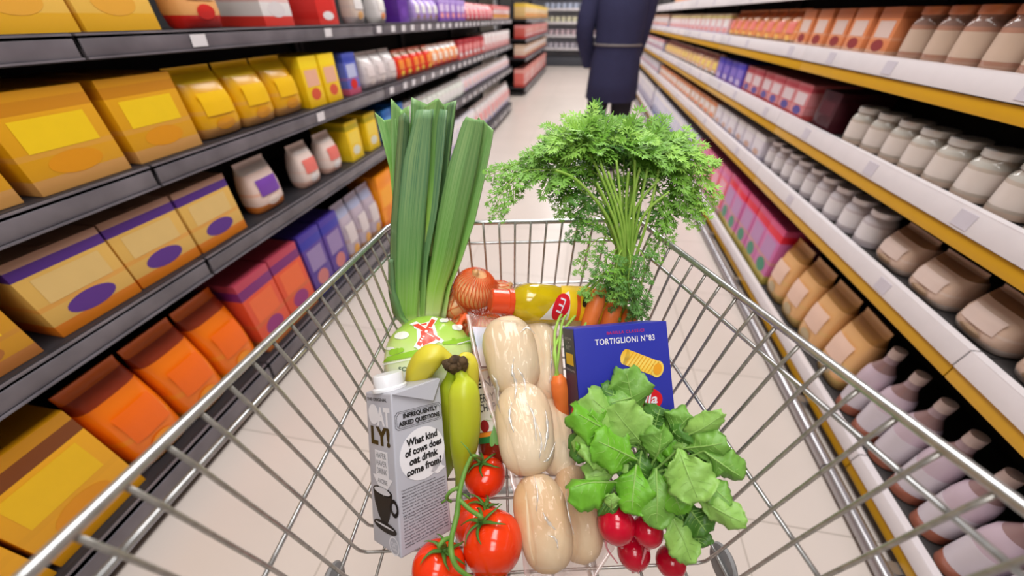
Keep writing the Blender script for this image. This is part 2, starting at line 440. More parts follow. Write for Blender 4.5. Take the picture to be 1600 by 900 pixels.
def run(side, z, ya, yb, kind, w, d, h, cols, label, x=None, jit=.008):
    """one run of the same product along a shelf; cols = base, upper band, lower band, label, motif"""
    run_no[0] += 1; key = 'r%d' % run_no[0]
    base, up, low, lab, mo = [S(*c) for c in cols]
    bands = [(0, low), (.16, base), (.36, mixc(base, low, .35)), (.42, base), (.78, up), (.9, mixc(up, base, .5))]
    if side in 'LB': xx = (XL if x is None else x) - .022
    else: xx = XR + .03
    n = max(1, int((yb - ya) / (w + .006))); step = (yb - ya) / n
    proto = KIND[kind](NAMES[kind], w, d, h, bands, (key, lab), (key, mo))
    tag(proto, label, CATS[kind], 'run: ' + label)
    for i in range(n):
        o = proto if i == 0 else copy_tree(proto)
        yy = ya + (i + .5) * step
        o.location = (xx + random.uniform(-jit, 0) if side == 'L' else xx + random.uniform(0, jit), yy, z + .0005)
        o.rotation_euler = (0, 0, (0 if side == 'L' else PI) + random.uniform(-.02, .02))
Z1, Z2, Z3, Z4 = 1.2191, .9271, .6331, .1451
GOLD, DGOLD, YEL, ORG, RED, WHT, PUR, BLU, TAN, LIL, PNK, GRY, BRN = (222, 160, 18), (196, 128, 12), (244, 204, 24), (240, 120, 16), (216, 40, 34), (232, 228, 228), (82, 36, 140), (52, 70, 170), (214, 164, 104), (176, 150, 214), (232, 150, 150), (180, 174, 176), (120, 84, 60)
# left, top shelf
L = 'L'
run(L, Z1, -.35, 1.05, 'carton', .19, .26, .23, [(240, 192, 84), GOLD, (238, 180, 40), (244, 206, 120), (232, 170, 60)], 'pale gold carton in the run nearest the camera on the left top shelf')
run(L, Z1, 1.06, 1.36, 'pouch', .145, .11, .21, [(240, 176, 110), PNK, RED, (240, 200, 160), RED], 'peach and red packet between gold cartons and white cartons on left top shelf')
run(L, Z1, 1.37, 1.70, 'carton', .16, .22, .20, [WHT, (240, 236, 236), (226, 60, 50), (214, 200, 204), (220, 214, 216)], 'white carton with red foot on the left top shelf beside red tubs')
run(L, Z1, 1.71, 2.02, 'carton', .15, .2, .13, [RED, WHT, (226, 60, 52), RED, WHT], 'red carton with white top rim on the left top shelf')
run(L, Z1, 2.03, 2.28, 'pouch', .12, .09, .18, [(214, 196, 184), WHT, (190, 180, 180), WHT, TAN], 'greyish beige packet on left top shelf beside the red cartons')
run(L, Z1, 2.29, 2.53, 'pouch', .115, .10, .17, [WHT, WHT, (222, 218, 216), (236, 232, 228), (232, 140, 70)], 'white packet with orange motif on left top shelf beside purple cartons')
run(L, Z1, 2.54, 2.86, 'carton', .155, .18, .2, [(92, 40, 150), (84, 36, 140), (96, 46, 160), (92, 40, 150), (110, 60, 170)], 'plain deep purple carton on the left top shelf')
run(L, Z1, 2.87, 3.35, 'pouch', .11, .08, .15, [LIL, (120, 70, 180), (206, 184, 230), WHT, (150, 110, 70)], 'lilac packet on left top shelf just past the purple cartons')
run(L, Z1, 3.36, 4.1, 'carton', .14, .2, .15, [(136, 90, 190), LIL, (110, 60, 170), (220, 200, 236), PNK], 'violet carton with pale panel on left top shelf past the lilac packets')
run(L, Z1, 4.1, 5.3, 'pouch', .15, .1, .14, [(226, 90, 110), PNK, (230, 60, 80), (240, 190, 190), WHT], 'pinkish red packet toward the far end of the left top shelf')
run(L, Z1, 5.3, 6.38, 'carton', .17, .2, .14, [(200, 60, 60), PNK, (210, 170, 160), WHT, YEL], 'dull red carton at the far end of the left top shelf')
# left, second shelf
run(L, Z2, -.35, 1.02, 'carton', .2, .3, .20, [GOLD, DGOLD, (214, 158, 88), YEL, (226, 150, 20)], 'golden carton with tan foot nearest the camera on left second shelf')
run(L, Z2, 1.03, 1.55, 'pouch', .165, .13, .2, [(230, 170, 14), YEL, (216, 160, 90), (240, 190, 20), (222, 150, 20)], 'amber packet past the golden cartons on left second shelf')
run(L, Z2, 1.56, 1.82, 'carton', .12, .2, .19, [YEL, (244, 212, 30), (244, 196, 10), (236, 180, 150), (220, 90, 60)], 'bright yellow carton with pink panel on left second shelf')
run(L, Z2, 1.83, 2.07, 'carton', .115, .2, .18, [(90, 104, 196), BLU, (200, 90, 120), (190, 196, 232), RED], 'blue carton with pale panel on left second shelf')
run(L, Z2, 2.08, 2.48, 'pouch', .125, .1, .17, [(216, 206, 206), WHT, (190, 178, 184), (226, 214, 214), (214, 200, 196)], 'plain whitish packet on left second shelf between blue and red goods')
run(L, Z2, 2.49, 3.1, 'pouch', .11, .08, .155, [(226, 56, 40), (150, 96, 50), (232, 80, 50), (240, 140, 50), YEL], 'bright red packet with orange panel on left second shelf')
run(L, Z2, 3.11, 3.8, 'pouch', .13, .09, .15, [(238, 150, 90), WHT, (226, 60, 40), (240, 220, 200), RED], 'orange and white packet on left second shelf past the red packets')
run(L, Z2, 3.8, 4.8, 'carton', .16, .2, .15, [(190, 40, 50), (150, 30, 40), (214, 90, 80), PNK, WHT], 'dark red carton on left second shelf toward the far end')
run(L, Z2, 4.8, 6.38, 'carton', .17, .2, .17, [(230, 206, 206), WHT, (226, 150, 150), (238, 226, 226), (220, 120, 120)], 'whitish pink carton at the far end of left second shelf')
# left, third shelf
run(L, Z3, -.35, .42, 'carton', .2, .3, .18, [(206, 146, 24), (110, 60, 40), (188, 120, 60), YEL, (176, 110, 50)], 'mustard carton with brown top nearest the camera on left third shelf')
run(L, Z3, .43, 1.02, 'carton', .19, .26, .2, [(222, 178, 90), (80, 44, 130), (226, 130, 30), (224, 190, 120), (92, 50, 140)], 'beige carton with purple top and orange foot on left third shelf')
run(L, Z3, 1.03, 1.34, 'pouch', .15, .1, .19, [(232, 206, 196), (206, 200, 198), (232, 140, 60), (120, 70, 170), (238, 220, 210)], 'pale pouch with violet panel and orange foot on left third shelf')
run(L, Z3, 1.35, 1.72, 'pouch', .12, .1, .18, [(236, 216, 208), (226, 214, 210), (238, 196, 180), (230, 120, 110), WHT], 'pinkish white pouch with coral panel on left third shelf')
run(L, Z3, 1.73, 2.12, 'carton', .125, .2, .19, [YEL, (180, 160, 20), (246, 210, 40), (244, 214, 80), (220, 220, 200)], 'lemon yellow carton on left third shelf behind the leek tops')
run(L, Z3, 2.13, 2.5, 'carton', .12, .18, .17, [(36, 110, 180), (30, 90, 160), (50, 120, 190), (90, 150, 210), WHT], 'mid blue carton on left third shelf behind the leek tops')
run(L, Z3, 2.51, 3.9, 'jar', .1, .1, .15, [(216, 222, 212), (224, 226, 220), (200, 204, 200), (236, 234, 232), (206, 206, 206)], 'pale jar with off white label on left third shelf past the leeks')
run(L, Z3, 3.9, 6.38, 'pouch', .15, .1, .16, [(226, 216, 220), WHT, (200, 190, 200), (230, 190, 190), LIL], 'off white packet at the far end of left third shelf')
# left, bottom shelf
run(L, Z4, -.35, .34, 'carton', .22, .3, .34, [(238, 170, 10), (120, 60, 10), (226, 160, 14), (246, 196, 10), (230, 150, 10)], 'tall golden yellow carton nearest the camera on left bottom shelf')
run(L, Z4, .35, .84, 'pouch', .155, .15, .34, [(244, 122, 14), (150, 50, 16), (238, 160, 20), (250, 110, 10), (246, 150, 20)], 'tall orange packet on left bottom shelf past the golden cartons')
run(L, Z4, .85, 1.2, 'carton', .165, .2, .33, [(226, 84, 50), (120, 40, 110), (200, 120, 60), (240, 110, 60), (150, 50, 120)], 'coral red carton with plum top on left bottom shelf')
run(L, Z4, 1.21, 1.52, 'carton', .145, .2, .33, [(88, 60, 150), (50, 50, 160), (60, 40, 140), (150, 130, 180), (200, 120, 120)], 'violet carton with grey lilac panel on left bottom shelf')
run(L, Z4, 1.53, 1.92, 'pouch', .12, .1, .33, [(186, 172, 186), (170, 176, 206), (180, 140, 110), (214, 204, 206), (220, 160, 60)], 'grey lilac pouch on left bottom shelf beside the leeks')
run(L, Z4, 1.93, 2.5, 'carton', .18, .2, .34, [(246, 150, 14), (240, 140, 20), (230, 120, 10), (250, 170, 30), (236, 130, 10)], 'plain orange carton on left bottom shelf behind the leeks')
run(L, Z4, 2.51, 4.2, 'carton', .2, .2, .3, [(214, 208, 222), WHT, (110, 80, 190), (226, 220, 230), (60, 80, 170)], 'white carton with violet foot on left bottom shelf beyond the leeks')
run(L, Z4, 4.2, 6.38, 'pouch', .2, .12, .3, [(224, 206, 206), WHT, (190, 180, 200), PNK, (90, 110, 190)], 'blush white pouch at the far end of left bottom shelf')
# right
ZR0, ZR1, ZR2, ZR3, ZR4 = 1.3751, 1.1271, .8511, .5871, .1131
R_ = 'R'
run(R_, ZR1, -.35, .9, 'jar', .105, .105, .15, [(150, 122, 104), (116, 108, 104), (160, 130, 118), (196, 176, 166), (214, 170, 90)], 'brown jar with gold lid nearest the camera on right second shelf')
run(R_, ZR1, .91, 1.7, 'jar', .1, .1, .15, [(176, 130, 110), (150, 120, 110), (190, 150, 130), (206, 180, 160), (196, 120, 80)], 'rosy brown jar with copper lid on right second shelf')
run(R_, ZR1, 1.71, 2.45, 'carton', .12, .2, .15, [(226, 140, 90), (190, 110, 70), (232, 180, 150), (226, 200, 190), (150, 60, 60)], 'terracotta carton with pale panel on right second shelf')
run(R_, ZR1, 2.46, 3.6, 'pouch', .13, .09, .155, [(244, 160, 100), (232, 110, 50), (244, 200, 170), (236, 130, 120), (250, 190, 90)], 'peach orange packet on right second shelf near the carrot tops')
run(R_, ZR1, 3.61, 6.2, 'carton', .17, .2, .14, [(232, 190, 190), (216, 200, 120), (200, 190, 220), (240, 232, 232), PNK], 'pale pink carton on right second shelf near the person')
run(R_, ZR1, 6.4, 11.9, 'carton', .22, .2, .15, [(226, 206, 206), (230, 180, 140), LIL, WHT, ORG], 'pale blush carton on right second shelf beyond the person')
run(R_, ZR0, -.35, 3.2, 'carton', .21, .2, .2, [(190, 170, 160), (180, 160, 150), (170, 150, 140), (210, 196, 186), (190, 140, 90)], 'fawn carton on the right uppermost shelf near the trolley')
run(R_, ZR0, 3.21, 6.2, 'carton', .19, .2, .2, [(240, 206, 120), (240, 220, 140), (232, 180, 170), (246, 230, 190), (236, 160, 120)], 'cream yellow carton on right uppermost shelf near the person')
run(R_, ZR2, -.35, .75, 'jar', .11, .11, .13, [(170, 156, 150), (180, 170, 160), (190, 160, 140), (206, 190, 178), (218, 196, 110)], 'taupe jar with brassy lid nearest the camera on right third shelf')
run(R_, ZR2, .76, 1.75, 'jar', .1, .1, .13, [(186, 172, 160), (190, 186, 178), (200, 176, 160), (220, 208, 200), (206, 204, 200)], 'beige jar with silver lid on right third shelf')
run(R_, ZR2, 1.76, 2.05, 'carton', .14, .2, .15, [(64, 14, 26), (54, 10, 22), (70, 20, 30), (80, 24, 36), (60, 14, 24)], 'dark maroon carton on right third shelf')
run(R_, ZR2, 2.06, 2.95, 'carton', .14, .2, .15, [(206, 130, 134), (180, 70, 80), (200, 80, 80), (220, 200, 204), (90, 80, 150)], 'rose carton with blue motif on right third shelf past the maroon cartons')
run(R_, ZR2, 2.96, 3.6, 'carton', .15, .2, .15, [(92, 76, 180), (60, 56, 180), (140, 90, 170), (130, 110, 200), (190, 170, 210)], 'indigo carton on right third shelf')
run(R_, ZR2, 3.61, 6.2, 'pouch', .17, .1, .15, [(238, 190, 150), (230, 150, 150), (220, 210, 220), (240, 206, 110), WHT], 'apricot packet on right third shelf near the person')
run(R_, ZR2, 6.4, 11.9, 'carton', .22, .2, .14, [(206, 190, 206), PNK, (170, 160, 190), WHT, (190, 110, 120)], 'mauve carton on right third shelf beyond the person')
run(R_, ZR3, -.35, .6, 'pouch', .16, .14, .125, [(232, 170, 120), (206, 130, 80), (238, 206, 180), (240, 190, 140), (216, 140, 90)], 'apricot pouch nearest the camera on right fourth shelf')
run(R_, ZR3, .61, 1.3, 'pouch', .14, .12, .13, [(226, 196, 176), (150, 110, 80), (236, 220, 212), (222, 200, 190), (190, 160, 130)], 'sandy pouch with brown top on right fourth shelf')
run(R_, ZR3, 1.31, 2.3, 'jar', .1, .1, .13, [(196, 186, 190), (206, 200, 206), (190, 180, 186), (226, 220, 222), (216, 210, 212)], 'greyish white jar on right fourth shelf')
run(R_, ZR3, 2.31, 3.3, 'carton', .15, .2, .13, [(214, 206, 216), WHT, (196, 186, 206), (226, 220, 226), (200, 160, 140)], 'lilac white carton on right fourth shelf')
run(R_, ZR3, 3.31, 6.2, 'carton', .17, .2, .13, [(222, 180, 150), (232, 130, 60), (220, 214, 220), (236, 224, 220), (230, 120, 50)], 'tan carton with orange top on right fourth shelf near the person')
run(R_, ZR3, 6.4, 11.9, 'carton', .22, .2, .14, [(206, 200, 214), WHT, (180, 170, 190), (222, 218, 226), PNK], 'cool white carton on right fourth shelf beyond the person')
run(R_, ZR4, -.35, .45, 'carton', .19, .26, .27, [(190, 176, 196), (86, 60, 66), (150, 90, 70), (206, 196, 212), (60, 50, 130)], 'lilac grey carton with dark top nearest the camera on right bottom shelf')
run(R_, ZR4, .46, 1.05, 'bottle', .085, .085, .3, [(196, 176, 190), (150, 120, 120), (176, 110, 90), (214, 206, 216), (220, 200, 196)], 'mauve bottle on right bottom shelf beside the lilac grey cartons')
run(R_, ZR4, 1.06, 1.75, 'pouch', .15, .12, .3, [(232, 180, 120), (180, 130, 70), (222, 190, 120), (236, 200, 180), (190, 170, 130)], 'buff packet on right bottom shelf')
run(R_, ZR4, 1.76, 2.6, 'carton', .16, .2, .31, [(206, 110, 170), (226, 30, 60), (196, 180, 90), (190, 140, 190), (60, 140, 110)], 'magenta carton with scarlet top on right bottom shelf')
run(R_, ZR4, 2.61, 3.5, 'carton', .17, .2, .3, [(236, 110, 130), (220, 120, 170), (226, 180, 180), (240, 170, 190), WHT], 'salmon pink carton on right bottom shelf behind the carrot tops')
run(R_, ZR4, 3.51, 6.2, 'carton', .2, .2, .3, [(196, 196, 224), WHT, (100, 120, 180), (220, 220, 236), (50, 80, 140)], 'pale blue carton on right bottom shelf near the person')
run(R_, ZR4, 6.4, 11.9, 'carton', .24, .2, .3, [(206, 200, 216), WHT, (170, 160, 190), (226, 222, 230), (110, 120, 170)], 'pale violet carton on right bottom shelf beyond the person')
# left row past the cross aisle
for z, h, cs, nm in ((Z1, .22, [(232, 196, 130), YEL, TAN, (240, 214, 180), ORG], 'tan and yellow carton on the top shelf far left past the cross aisle'),
                     (Z2, .2, [(206, 100, 90), PNK, RED, (226, 180, 170), WHT], 'dusty red carton on the second shelf far left past the cross aisle'),
                     (Z3, .2, [(226, 200, 180), (214, 180, 150), (206, 80, 70), WHT, TAN], 'cream carton on the third shelf far left past the cross aisle'),
                     (Z4, .3, [(222, 110, 100), (230, 170, 160), (206, 70, 60), (236, 210, 206), WHT], 'faded red carton on the bottom shelf far left past the cross aisle')):
    run(L, z, 7.95, 12.05, 'carton', .24, .2, h, cs, nm)

# chiller along the back wall
ch = tag(empty('chiller_cabinet', (-.3, 13.75, 0)), 'tall white open chiller cabinet across the far end of the aisle', 'chiller')
MB().box((0, .3, 1.05), (5.2, .06, 2.1)).build('back_panel', mat('chiller_back', S(190, 192, 200), .5), ch, smooth=False)
for sg in (-1, 1): MB().box((sg * 2.6, 0, 1.05), (.05, .7, 2.1), bev=.006).build('side_panel', chiller_white, ch, auto=30)
MB().box((0, -.02, .12), (5.14, .66, .24), bev=.01).build('base_plinth', mat('chiller_base', S(70, 72, 80), .5), ch, auto=30)
MB().box((0, 0, 2.13), (5.24, .72, .08), bev=.01).build('canopy', chiller_white, ch, auto=30)
CZ = (.45, .78, 1.1, 1.42, 1.74)
for z in CZ:
    sh = MB().box((0, 0, z), (5.12, .54, .02)).build('shelf', chiller_white, ch, smooth=False)
    MB().box((0, -.275, z), (5.12, .012, .055), bev=.002).build('price_rail', white_steel, sh, auto=30)
ccol = [((206, 200, 210), 'grey white tub'), ((214, 190, 196), 'pale rose tub'), ((226, 222, 190), 'cream tub'), ((190, 200, 220), 'pale blue tub'), ((236, 220, 160), 'butter yellow tub')]
for k, z in enumerate(CZ):
    col, nm = ccol[k]
    t0 = empty('dairy_tub', (0, 0, 0)); lb = nm + ' in the row on the back chiller, shelf number %s from the floor' % ('one', 'two', 'three', 'four', 'five')[k]
    tag(t0, lb, 'tub', 'run: ' + lb)
    MB().lathe([(.055, 0), (.06, .01), (.07, .12), (.066, .125)], None, 16).build('tub_body', mat('tub_%d' % k, S(*col), .4), t0, auto=40)
    MB().lathe([(.073, .12), (.073, .135), (.06, .137)], None, 16).build('lid', mat('tub_lid_%d' % k, S(min(255, col[0] + 20), min(255, col[1] + 16), min(255, col[2] + 20)), .4), t0, auto=40)
    for i in range(12):
        o = t0 if i == 0 else copy_tree(t0); o.location = (-1.35 + i * .17, 13.75 - .17, z + .0105)

# ------------------------------------------------------------------ person in the aisle
def skin_body(name, nodes, edges, m, parent=None, sub=2):
    me = bpy.data.meshes.new(name); me.from_pydata([n[0] for n in nodes], edges, [])
    o = bpy.data.objects.new(name, me); COL.objects.link(o)
    md = o.modifiers.new('skin', 'SKIN'); md.use_smooth_shade = True
    for i, n in enumerate(nodes):
        sv = me.skin_vertices[0].data[i]; r = n[1]; sv.radius = r if isinstance(r, tuple) else (r, r)
    me.skin_vertices[0].data[0].use_root = True
    s = o.modifiers.new('sub', 'SUBSURF'); s.levels = sub; s.render_levels = sub
    dg = bpy.context.evaluated_depsgraph_get(); nm = bpy.data.meshes.new_from_object(o.evaluated_get(dg))
    COL.objects.unlink(o); bpy.data.objects.remove(o)
    nm.materials.clear(); nm.materials.append(m); nm.polygons.foreach_set('use_smooth', [True] * len(nm.polygons))
    q = bpy.data.objects.new(name, nm); COL.objects.link(q)
    if parent is not None: q.parent = parent
    return q
pr = tag(empty('person', (.232, 3.72, 0), -.16), 'person in a long navy coat seen from behind, walking away down the aisle', 'person')
skin_m = mat('skin', S(206, 160, 132), .5, sss=.1)
N = [((0, 0, .95), (.14, .10)), ((0, 0, 1.08), (.12, .085)), ((0, 0, 1.25), (.145, .1)), ((0, .005, 1.40), (.13, .085)), ((0, .01, 1.50), (.05, .05)), ((0, .025, 1.57), (.052, .055)), ((0, .03, 1.66), (.075, .09)), ((0, .03, 1.745), (.05, .065)),
     ((-.09, 0, .86), (.085, .085)), ((-.1, .02, .5), (.058, .058)), ((-.1, -.01, .1), (.036, .04)), ((-.105, .09, .035), (.035, .025)), ((-.105, .15, .03), (.03, .02)),
     ((.09, 0, .86), (.085, .085)), ((.1, .07, .5), (.058, .058)), ((.1, .12, .1), (.036, .04)), ((.105, .22, .035), (.035, .025)), ((.105, .28, .03), (.03, .02)),
     ((-.19, 0, 1.41), (.055, .055)), ((-.25, -.02, 1.14), (.042, .042)), ((-.22, .1, .93), (.028, .028)), ((-.205, .13, .86), (.034, .016)),
     ((.155, .01, 1.41), (.055, .055)), ((.16, .08, 1.17), (.042, .042)), ((.138, .235, .985), (.028, .028)), ((.13, .27, .925), (.034, .016))]
E_ = [(0, 1), (1, 2), (2, 3), (3, 4), (4, 5), (5, 6), (6, 7), (0, 8), (8, 9), (9, 10), (10, 11), (11, 12), (0, 13), (13, 14), (14, 15), (15, 16), (16, 17), (3, 18), (18, 19), (19, 20), (20, 21), (3, 22), (22, 23), (23, 24), (24, 25)]
def finger_nodes(base, sd):
    for k, (dx, L_) in enumerate(((-.024, .055), (-.008, .066), (.008, .062), (.024, .05))):
        i = len(N); b = Vector(N[base][0])
        N.append(((b.x + dx * .3 * sd, b.y + dx + .01, b.z - .045), (.009, .009))); N.append(((b.x + dx * .3 * sd - sd * .01, b.y + dx + .02, b.z - .045 - L_), (.007, .007)))
        E_.append((base, i)); E_.append((i, i + 1))
    i = len(N); b = Vector(N[base][0])
    N.append(((b.x - sd * .03, b.y + .03, b.z - .01), (.01, .01))); N.append(((b.x - sd * .035, b.y + .045, b.z - .045), (.008, .008)))
    E_.append((base, i)); E_.append((i, i + 1))
finger_nodes(21, -1); finger_nodes(25, 1)
body = skin_body('body', N, E_, skin_m, pr)
navy = mat('navy_wool', S(54, 54, 84), .85, spec=.2, noise_amt=.5, noise_scale=30., bump=.3, bump_scale=200.)
def ell(z, rx, ry, cy=0, n=28, fold=0.):
    return [(rx * math.cos(2 * PI * k / n) * (1 + fold * math.sin(5 * 2 * PI * k / n)), cy + ry * math.sin(2 * PI * k / n) * (1 + fold * math.sin(7 * 2 * PI * k / n)), z) for k in range(n)]
mb = MB(); mb.grid([ell(.655, .215, .2, .02, fold=.04), ell(.66, .222, .206, .02, fold=.04), ell(.8, .215, .19, .015, fold=.03), ell(.95, .205, .172, .01, fold=.015), ell(1.07, .186, .15), ell(1.2, .2, .16), ell(1.34, .212, .155), ell(1.42, .215, .14), ell(1.47, .16, .115), ell(1.505, .085, .08, .01), ell(1.53, .078, .075, .012)], True)
for sd, pts in ((-1, [(-.17, 0, 1.42), (-.235, -.01, 1.36), (-.275, -.03, 1.15), (-.245, .07, .98), (-.228, .105, .91)]), (1, [(.15, .01, 1.42), (.175, .03, 1.36), (.165, .08, 1.17), (.15, .19, 1.05), (.14, .23, .99)])):
    mb.tube(spline(pts, 5), [lerp_list([.085, .088, .075, .066, .062], i / 20) for i in range(21)], 14)
mb.build('coat', navy, pr)
MB().grid([ell(1.058, .194, .158), ell(1.072, .194, .157)], True).build('belt', mat('belt_cord', S(128, 120, 118), .6), pr, solid=.006)
mb = MB()
for sd, pts in ((-1, [(-.09, 0, .9), (-.1, .01, .7), (-.105, .02, .5), (-.1, -.01, .3), (-.1, -.012, .07)]), (1, [(.09, 0, .9), (.1, .03, .7), (.105, .065, .5), (.1, .09, .3), (.1, .115, .07)])):
    mb.tube(spline(pts, 5), [lerp_list([.11, .1, .085, .078, .074], i / 20) for i in range(21)], 14)
mb.build('trousers', mat('dark_trousers', S(44, 42, 48), .85, spec=.2), pr)
for sd, (fx, fy) in ((-1, (-.103, .05)), (1, (.103, .17))):
    rows = []
    for yy, wx, zz in ((-.115, .02, .05), (-.1, .036, .085), (-.04, .04, .1), (.03, .043, .08), (.09, .047, .058), (.13, .04, .045), (.155, .012, .03)):
        rows.append([(fx + wx * math.cos(2 * PI * k / 12), fy + yy, max(0.001, zz / 2 + zz / 2 * math.sin(2 * PI * k / 12))) for k in range(12)])
    m2 = MB(); m2.grid(rows, True); m2.add(rows[0], [tuple(range(12))]); m2.add(rows[-1], [tuple(range(12))]); m2.build('shoe', mat('black_leather', S(28, 27, 28), .4), pr)
mb = MB(); mb.lathe([(.001, .125), (.05, .115), (.085, .07), (.096, .01), (.09, -.05), (.06, -.085)], Matrix.Translation((0, .012, 1.69)), 24, 1, 1.08, fn=lambda p, a, i: Vector((p.x, p.y * (1 if p.y < .02 else .72), p.z - (.02 if p.y < 0 else 0))))
mb.build('hair', mat('brown_hair', S(70, 48, 36), .6, noise_amt=.6, noise_scale=60.), pr)

# ------------------------------------------------------------------ shopping trolley
TH, TX = .0418, .0287
def T(x, y, z): return Vector((TX + x * math.cos(TH) - y * math.sin(TH), x * math.sin(TH) + y * math.cos(TH), z))
YF, SPC, NW = .571, .0282, 19
LINES = [(.9680, .112, .2105, .1222), (.9270, .126, .206, .121), (.836, .053, .1987, .088), (.742, -.004, .175, .105), (.7168, 0., .168, .102)]
def lz(k, t): return LINES[k][0] + LINES[k][1] * t
def lw(k, t): return LINES[k][2] + LINES[k][3] * t
chrome = mat('galvanised_wire', S(196, 193, 188), .32, .75, noise_amt=.5, noise_scale=160., col2=S(120, 118, 114))
chrome_rail = mat('galvanised_rail', S(206, 207, 208), .28, .8, noise_amt=.5, noise_scale=120., col2=S(138, 140, 140))
grey_plastic = mat('grey_plastic', S(150, 150, 152), .45)
base = T(0, .28, 0)
tr = tag(empty('shopping_trolley', None, M=RZ @ Matrix.Translation(base)), 'galvanised wire shopping trolley full of groceries in the middle of the aisle', 'shopping trolley')
tE = SPC * NW
rail = []
for t in [tE * i / 12 for i in range(12, 0, -1)] + [.02]: rail.append(T(-lw(0, t), YF - t, lz(0, t)))
rail += [T(-lw(0, 0) + .004, YF - .004, lz(0, 0)), T(-lw(0, 0) + .02, YF, lz(0, 0) - .001)]
rail += [T(lw(0, 0) - .02, YF, lz(0, 0) - .001), T(lw(0, 0) - .004, YF - .004, lz(0, 0))]
for t in [.02] + [tE * i / 12 for i in range(1, 13)]: rail.append(T(lw(0, t), YF - t, lz(0, t)))
MB().tube(rail, .0042, 12).build('top_rail', chrome_rail, tr, base)
for k, r in ((1, .0027), (2, .0024), (3, .0024)):
    pts = [T(-lw(k, t), YF - t, lz(k, t)) for t in (tE, tE / 2, .012)] + [T(-lw(k, 0) + .012, YF, lz(k, 0)), T(lw(k, 0) - .012, YF, lz(k, 0))] + [T(lw(k, t), YF - t, lz(k, t)) for t in (.012, tE / 2, tE)]
    MB().tube(pts, r, 8).build('side_rail', chrome_rail, tr, base)
for i in range(1, NW + 1):
    t = SPC * i; L_ = []
    for k in range(4): L_.append((lw(k, t), lz(k, t)))
    f = lw(4, t); L_ += [(f + .004, lz(4, t) + .006), (f - .004, lz(4, t))]
    pts = [T(-(w_ - (.0035 if q else 0)), YF - t, z) for q, (w_, z) in enumerate(L_)] + [T(w_ - (.0035 if 5 - q else 0), YF - t, z) for q, (w_, z) in enumerate(reversed(L_))]
    MB().tube(pts, .0019, 7).build('basket_wire', chrome, tr, base)
for i in range(15):                                                    # uprights of the front panel, on down under the floor
    s = (i + .5) / 15 * 2 - 1
    pts = [T(s * lw(k, 0) * .97, YF - .004, lz(k, 0)) for k in range(4)] + [T(s * lw(4, 0) * .97, YF - .012, .7145), T(s * lw(4, 0) * .97, YF - .06, .7131)]
    if i % 2 == 0: pts.append(T(s * lw(4, tE) * .94, YF - tE, .7131))
    MB().tube(pts, .0019, 7).build('front_wire', chrome, tr, base)
rz_ = lambda k: lz(k, tE)
for i in range(13):
    s = i / 12 * 2 - 1
    MB().tube([T(s * lw(0, tE) * .96, YF - tE - .006, rz_(0)), T(s * lw(2, tE) * .96, YF - tE - .006, rz_(2)), T(s * lw(4, tE) * .96, YF - tE - .004, .722)], .0019, 7).build('rear_wire', chrome, tr, base)
MB().tube([T(-lw(0, tE), YF - tE, rz_(0)), T(lw(0, tE), YF - tE, rz_(0))], .0042, 10).build('rear_rail', chrome_rail, tr, base)
for sd in (-1, 1):
    MB().tube(spline([T(sd * lw(0, tE), YF - tE, rz_(0)), T(sd * .275, -.05, 1.045), T(sd * .27, -.10, 1.05)], 5), .008, 10).build('handle_arm', chrome_rail, tr, base)
MB().tube([T(-.285, -.10, 1.05), T(.285, -.10, 1.05)], .0135, 16).build('handle', mat('handle_plastic', S(60, 60, 64), .4), tr, base)
for sd in (-1, 1):
    MB().tube(spline([T(sd * .24, -.0, .98), T(sd * .235, .0, .7), T(sd * .225, -.02, .4), T(sd * .215, .03, .22), T(sd * .17, .3, .19), T(sd * .14, .5, .17)], 6), .0105, 12).build('chassis_tube', chrome_rail, tr, base)
    c = T(sd * (lw(3, .424) + .0065), YF - .43, .733)                    # grey hook plates at the rear of the basket
    M = Matrix.Translation(c) @ Matrix.Rotation(TH, 4, 'Z') @ Matrix.Rotation(PI / 2 + sd * .2, 4, 'Y')
    br = MB().lathe([(.012, -.004), (.0175, -.003), (.019, 0), (.0175, .003), (.012, .0035)], M, 24, 1., 1.2).build('hook_plate', grey_plastic, tr, base, auto=40)
    MB().box(T(sd * (lw(3, .45) + .006), YF - .448, .722), (.010, .016, .03), Matrix.Rotation(sd * -.2, 3, 'Y'), bev=.003).build('plate_lug', mat('plate_lug', S(84, 88, 92), .4), br, base, auto=30)
MB().tube([T(-.2, .05, .215), T(.2, .05, .215)], .0105, 12).build('chassis_bar', chrome_rail, tr, base)
MB().tube([T(-.14, .49, .17), T(.14, .49, .17)], .0105, 12).build('chassis_bar', chrome_rail, tr, base)
for sx, yy in ((-.205, .03), (.205, .03), (-.14, .49), (.14, .49)):
    b = T(sx, yy, 0)
    ca = MB().box(b + Vector((0, 0, .155)), (.03, .05, .01), bev=.003).box(b + Vector((-.019, -.012, .1)), (.004, .035, .11)).box(b + Vector((.019, -.012, .1)), (.004, .035, .11)).tube([b + Vector((0, 0, .15)), b + Vector((0, 0, .2))], .008, 10).build('caster_fork', grey_plastic, tr, base, auto=30)
    MB().lathe([(.012, -.015), (.045, -.015), (.0515, -.009), (.0515, .009), (.045, .015), (.012, .015)], Matrix.Translation(b + Vector((0, -.02, .0525))) @ Matrix.Rotation(PI / 2, 4, 'Y'), 28).build('wheel', mat('wheel_rubber', S(46, 46, 48), .7), ca, base, auto=40)

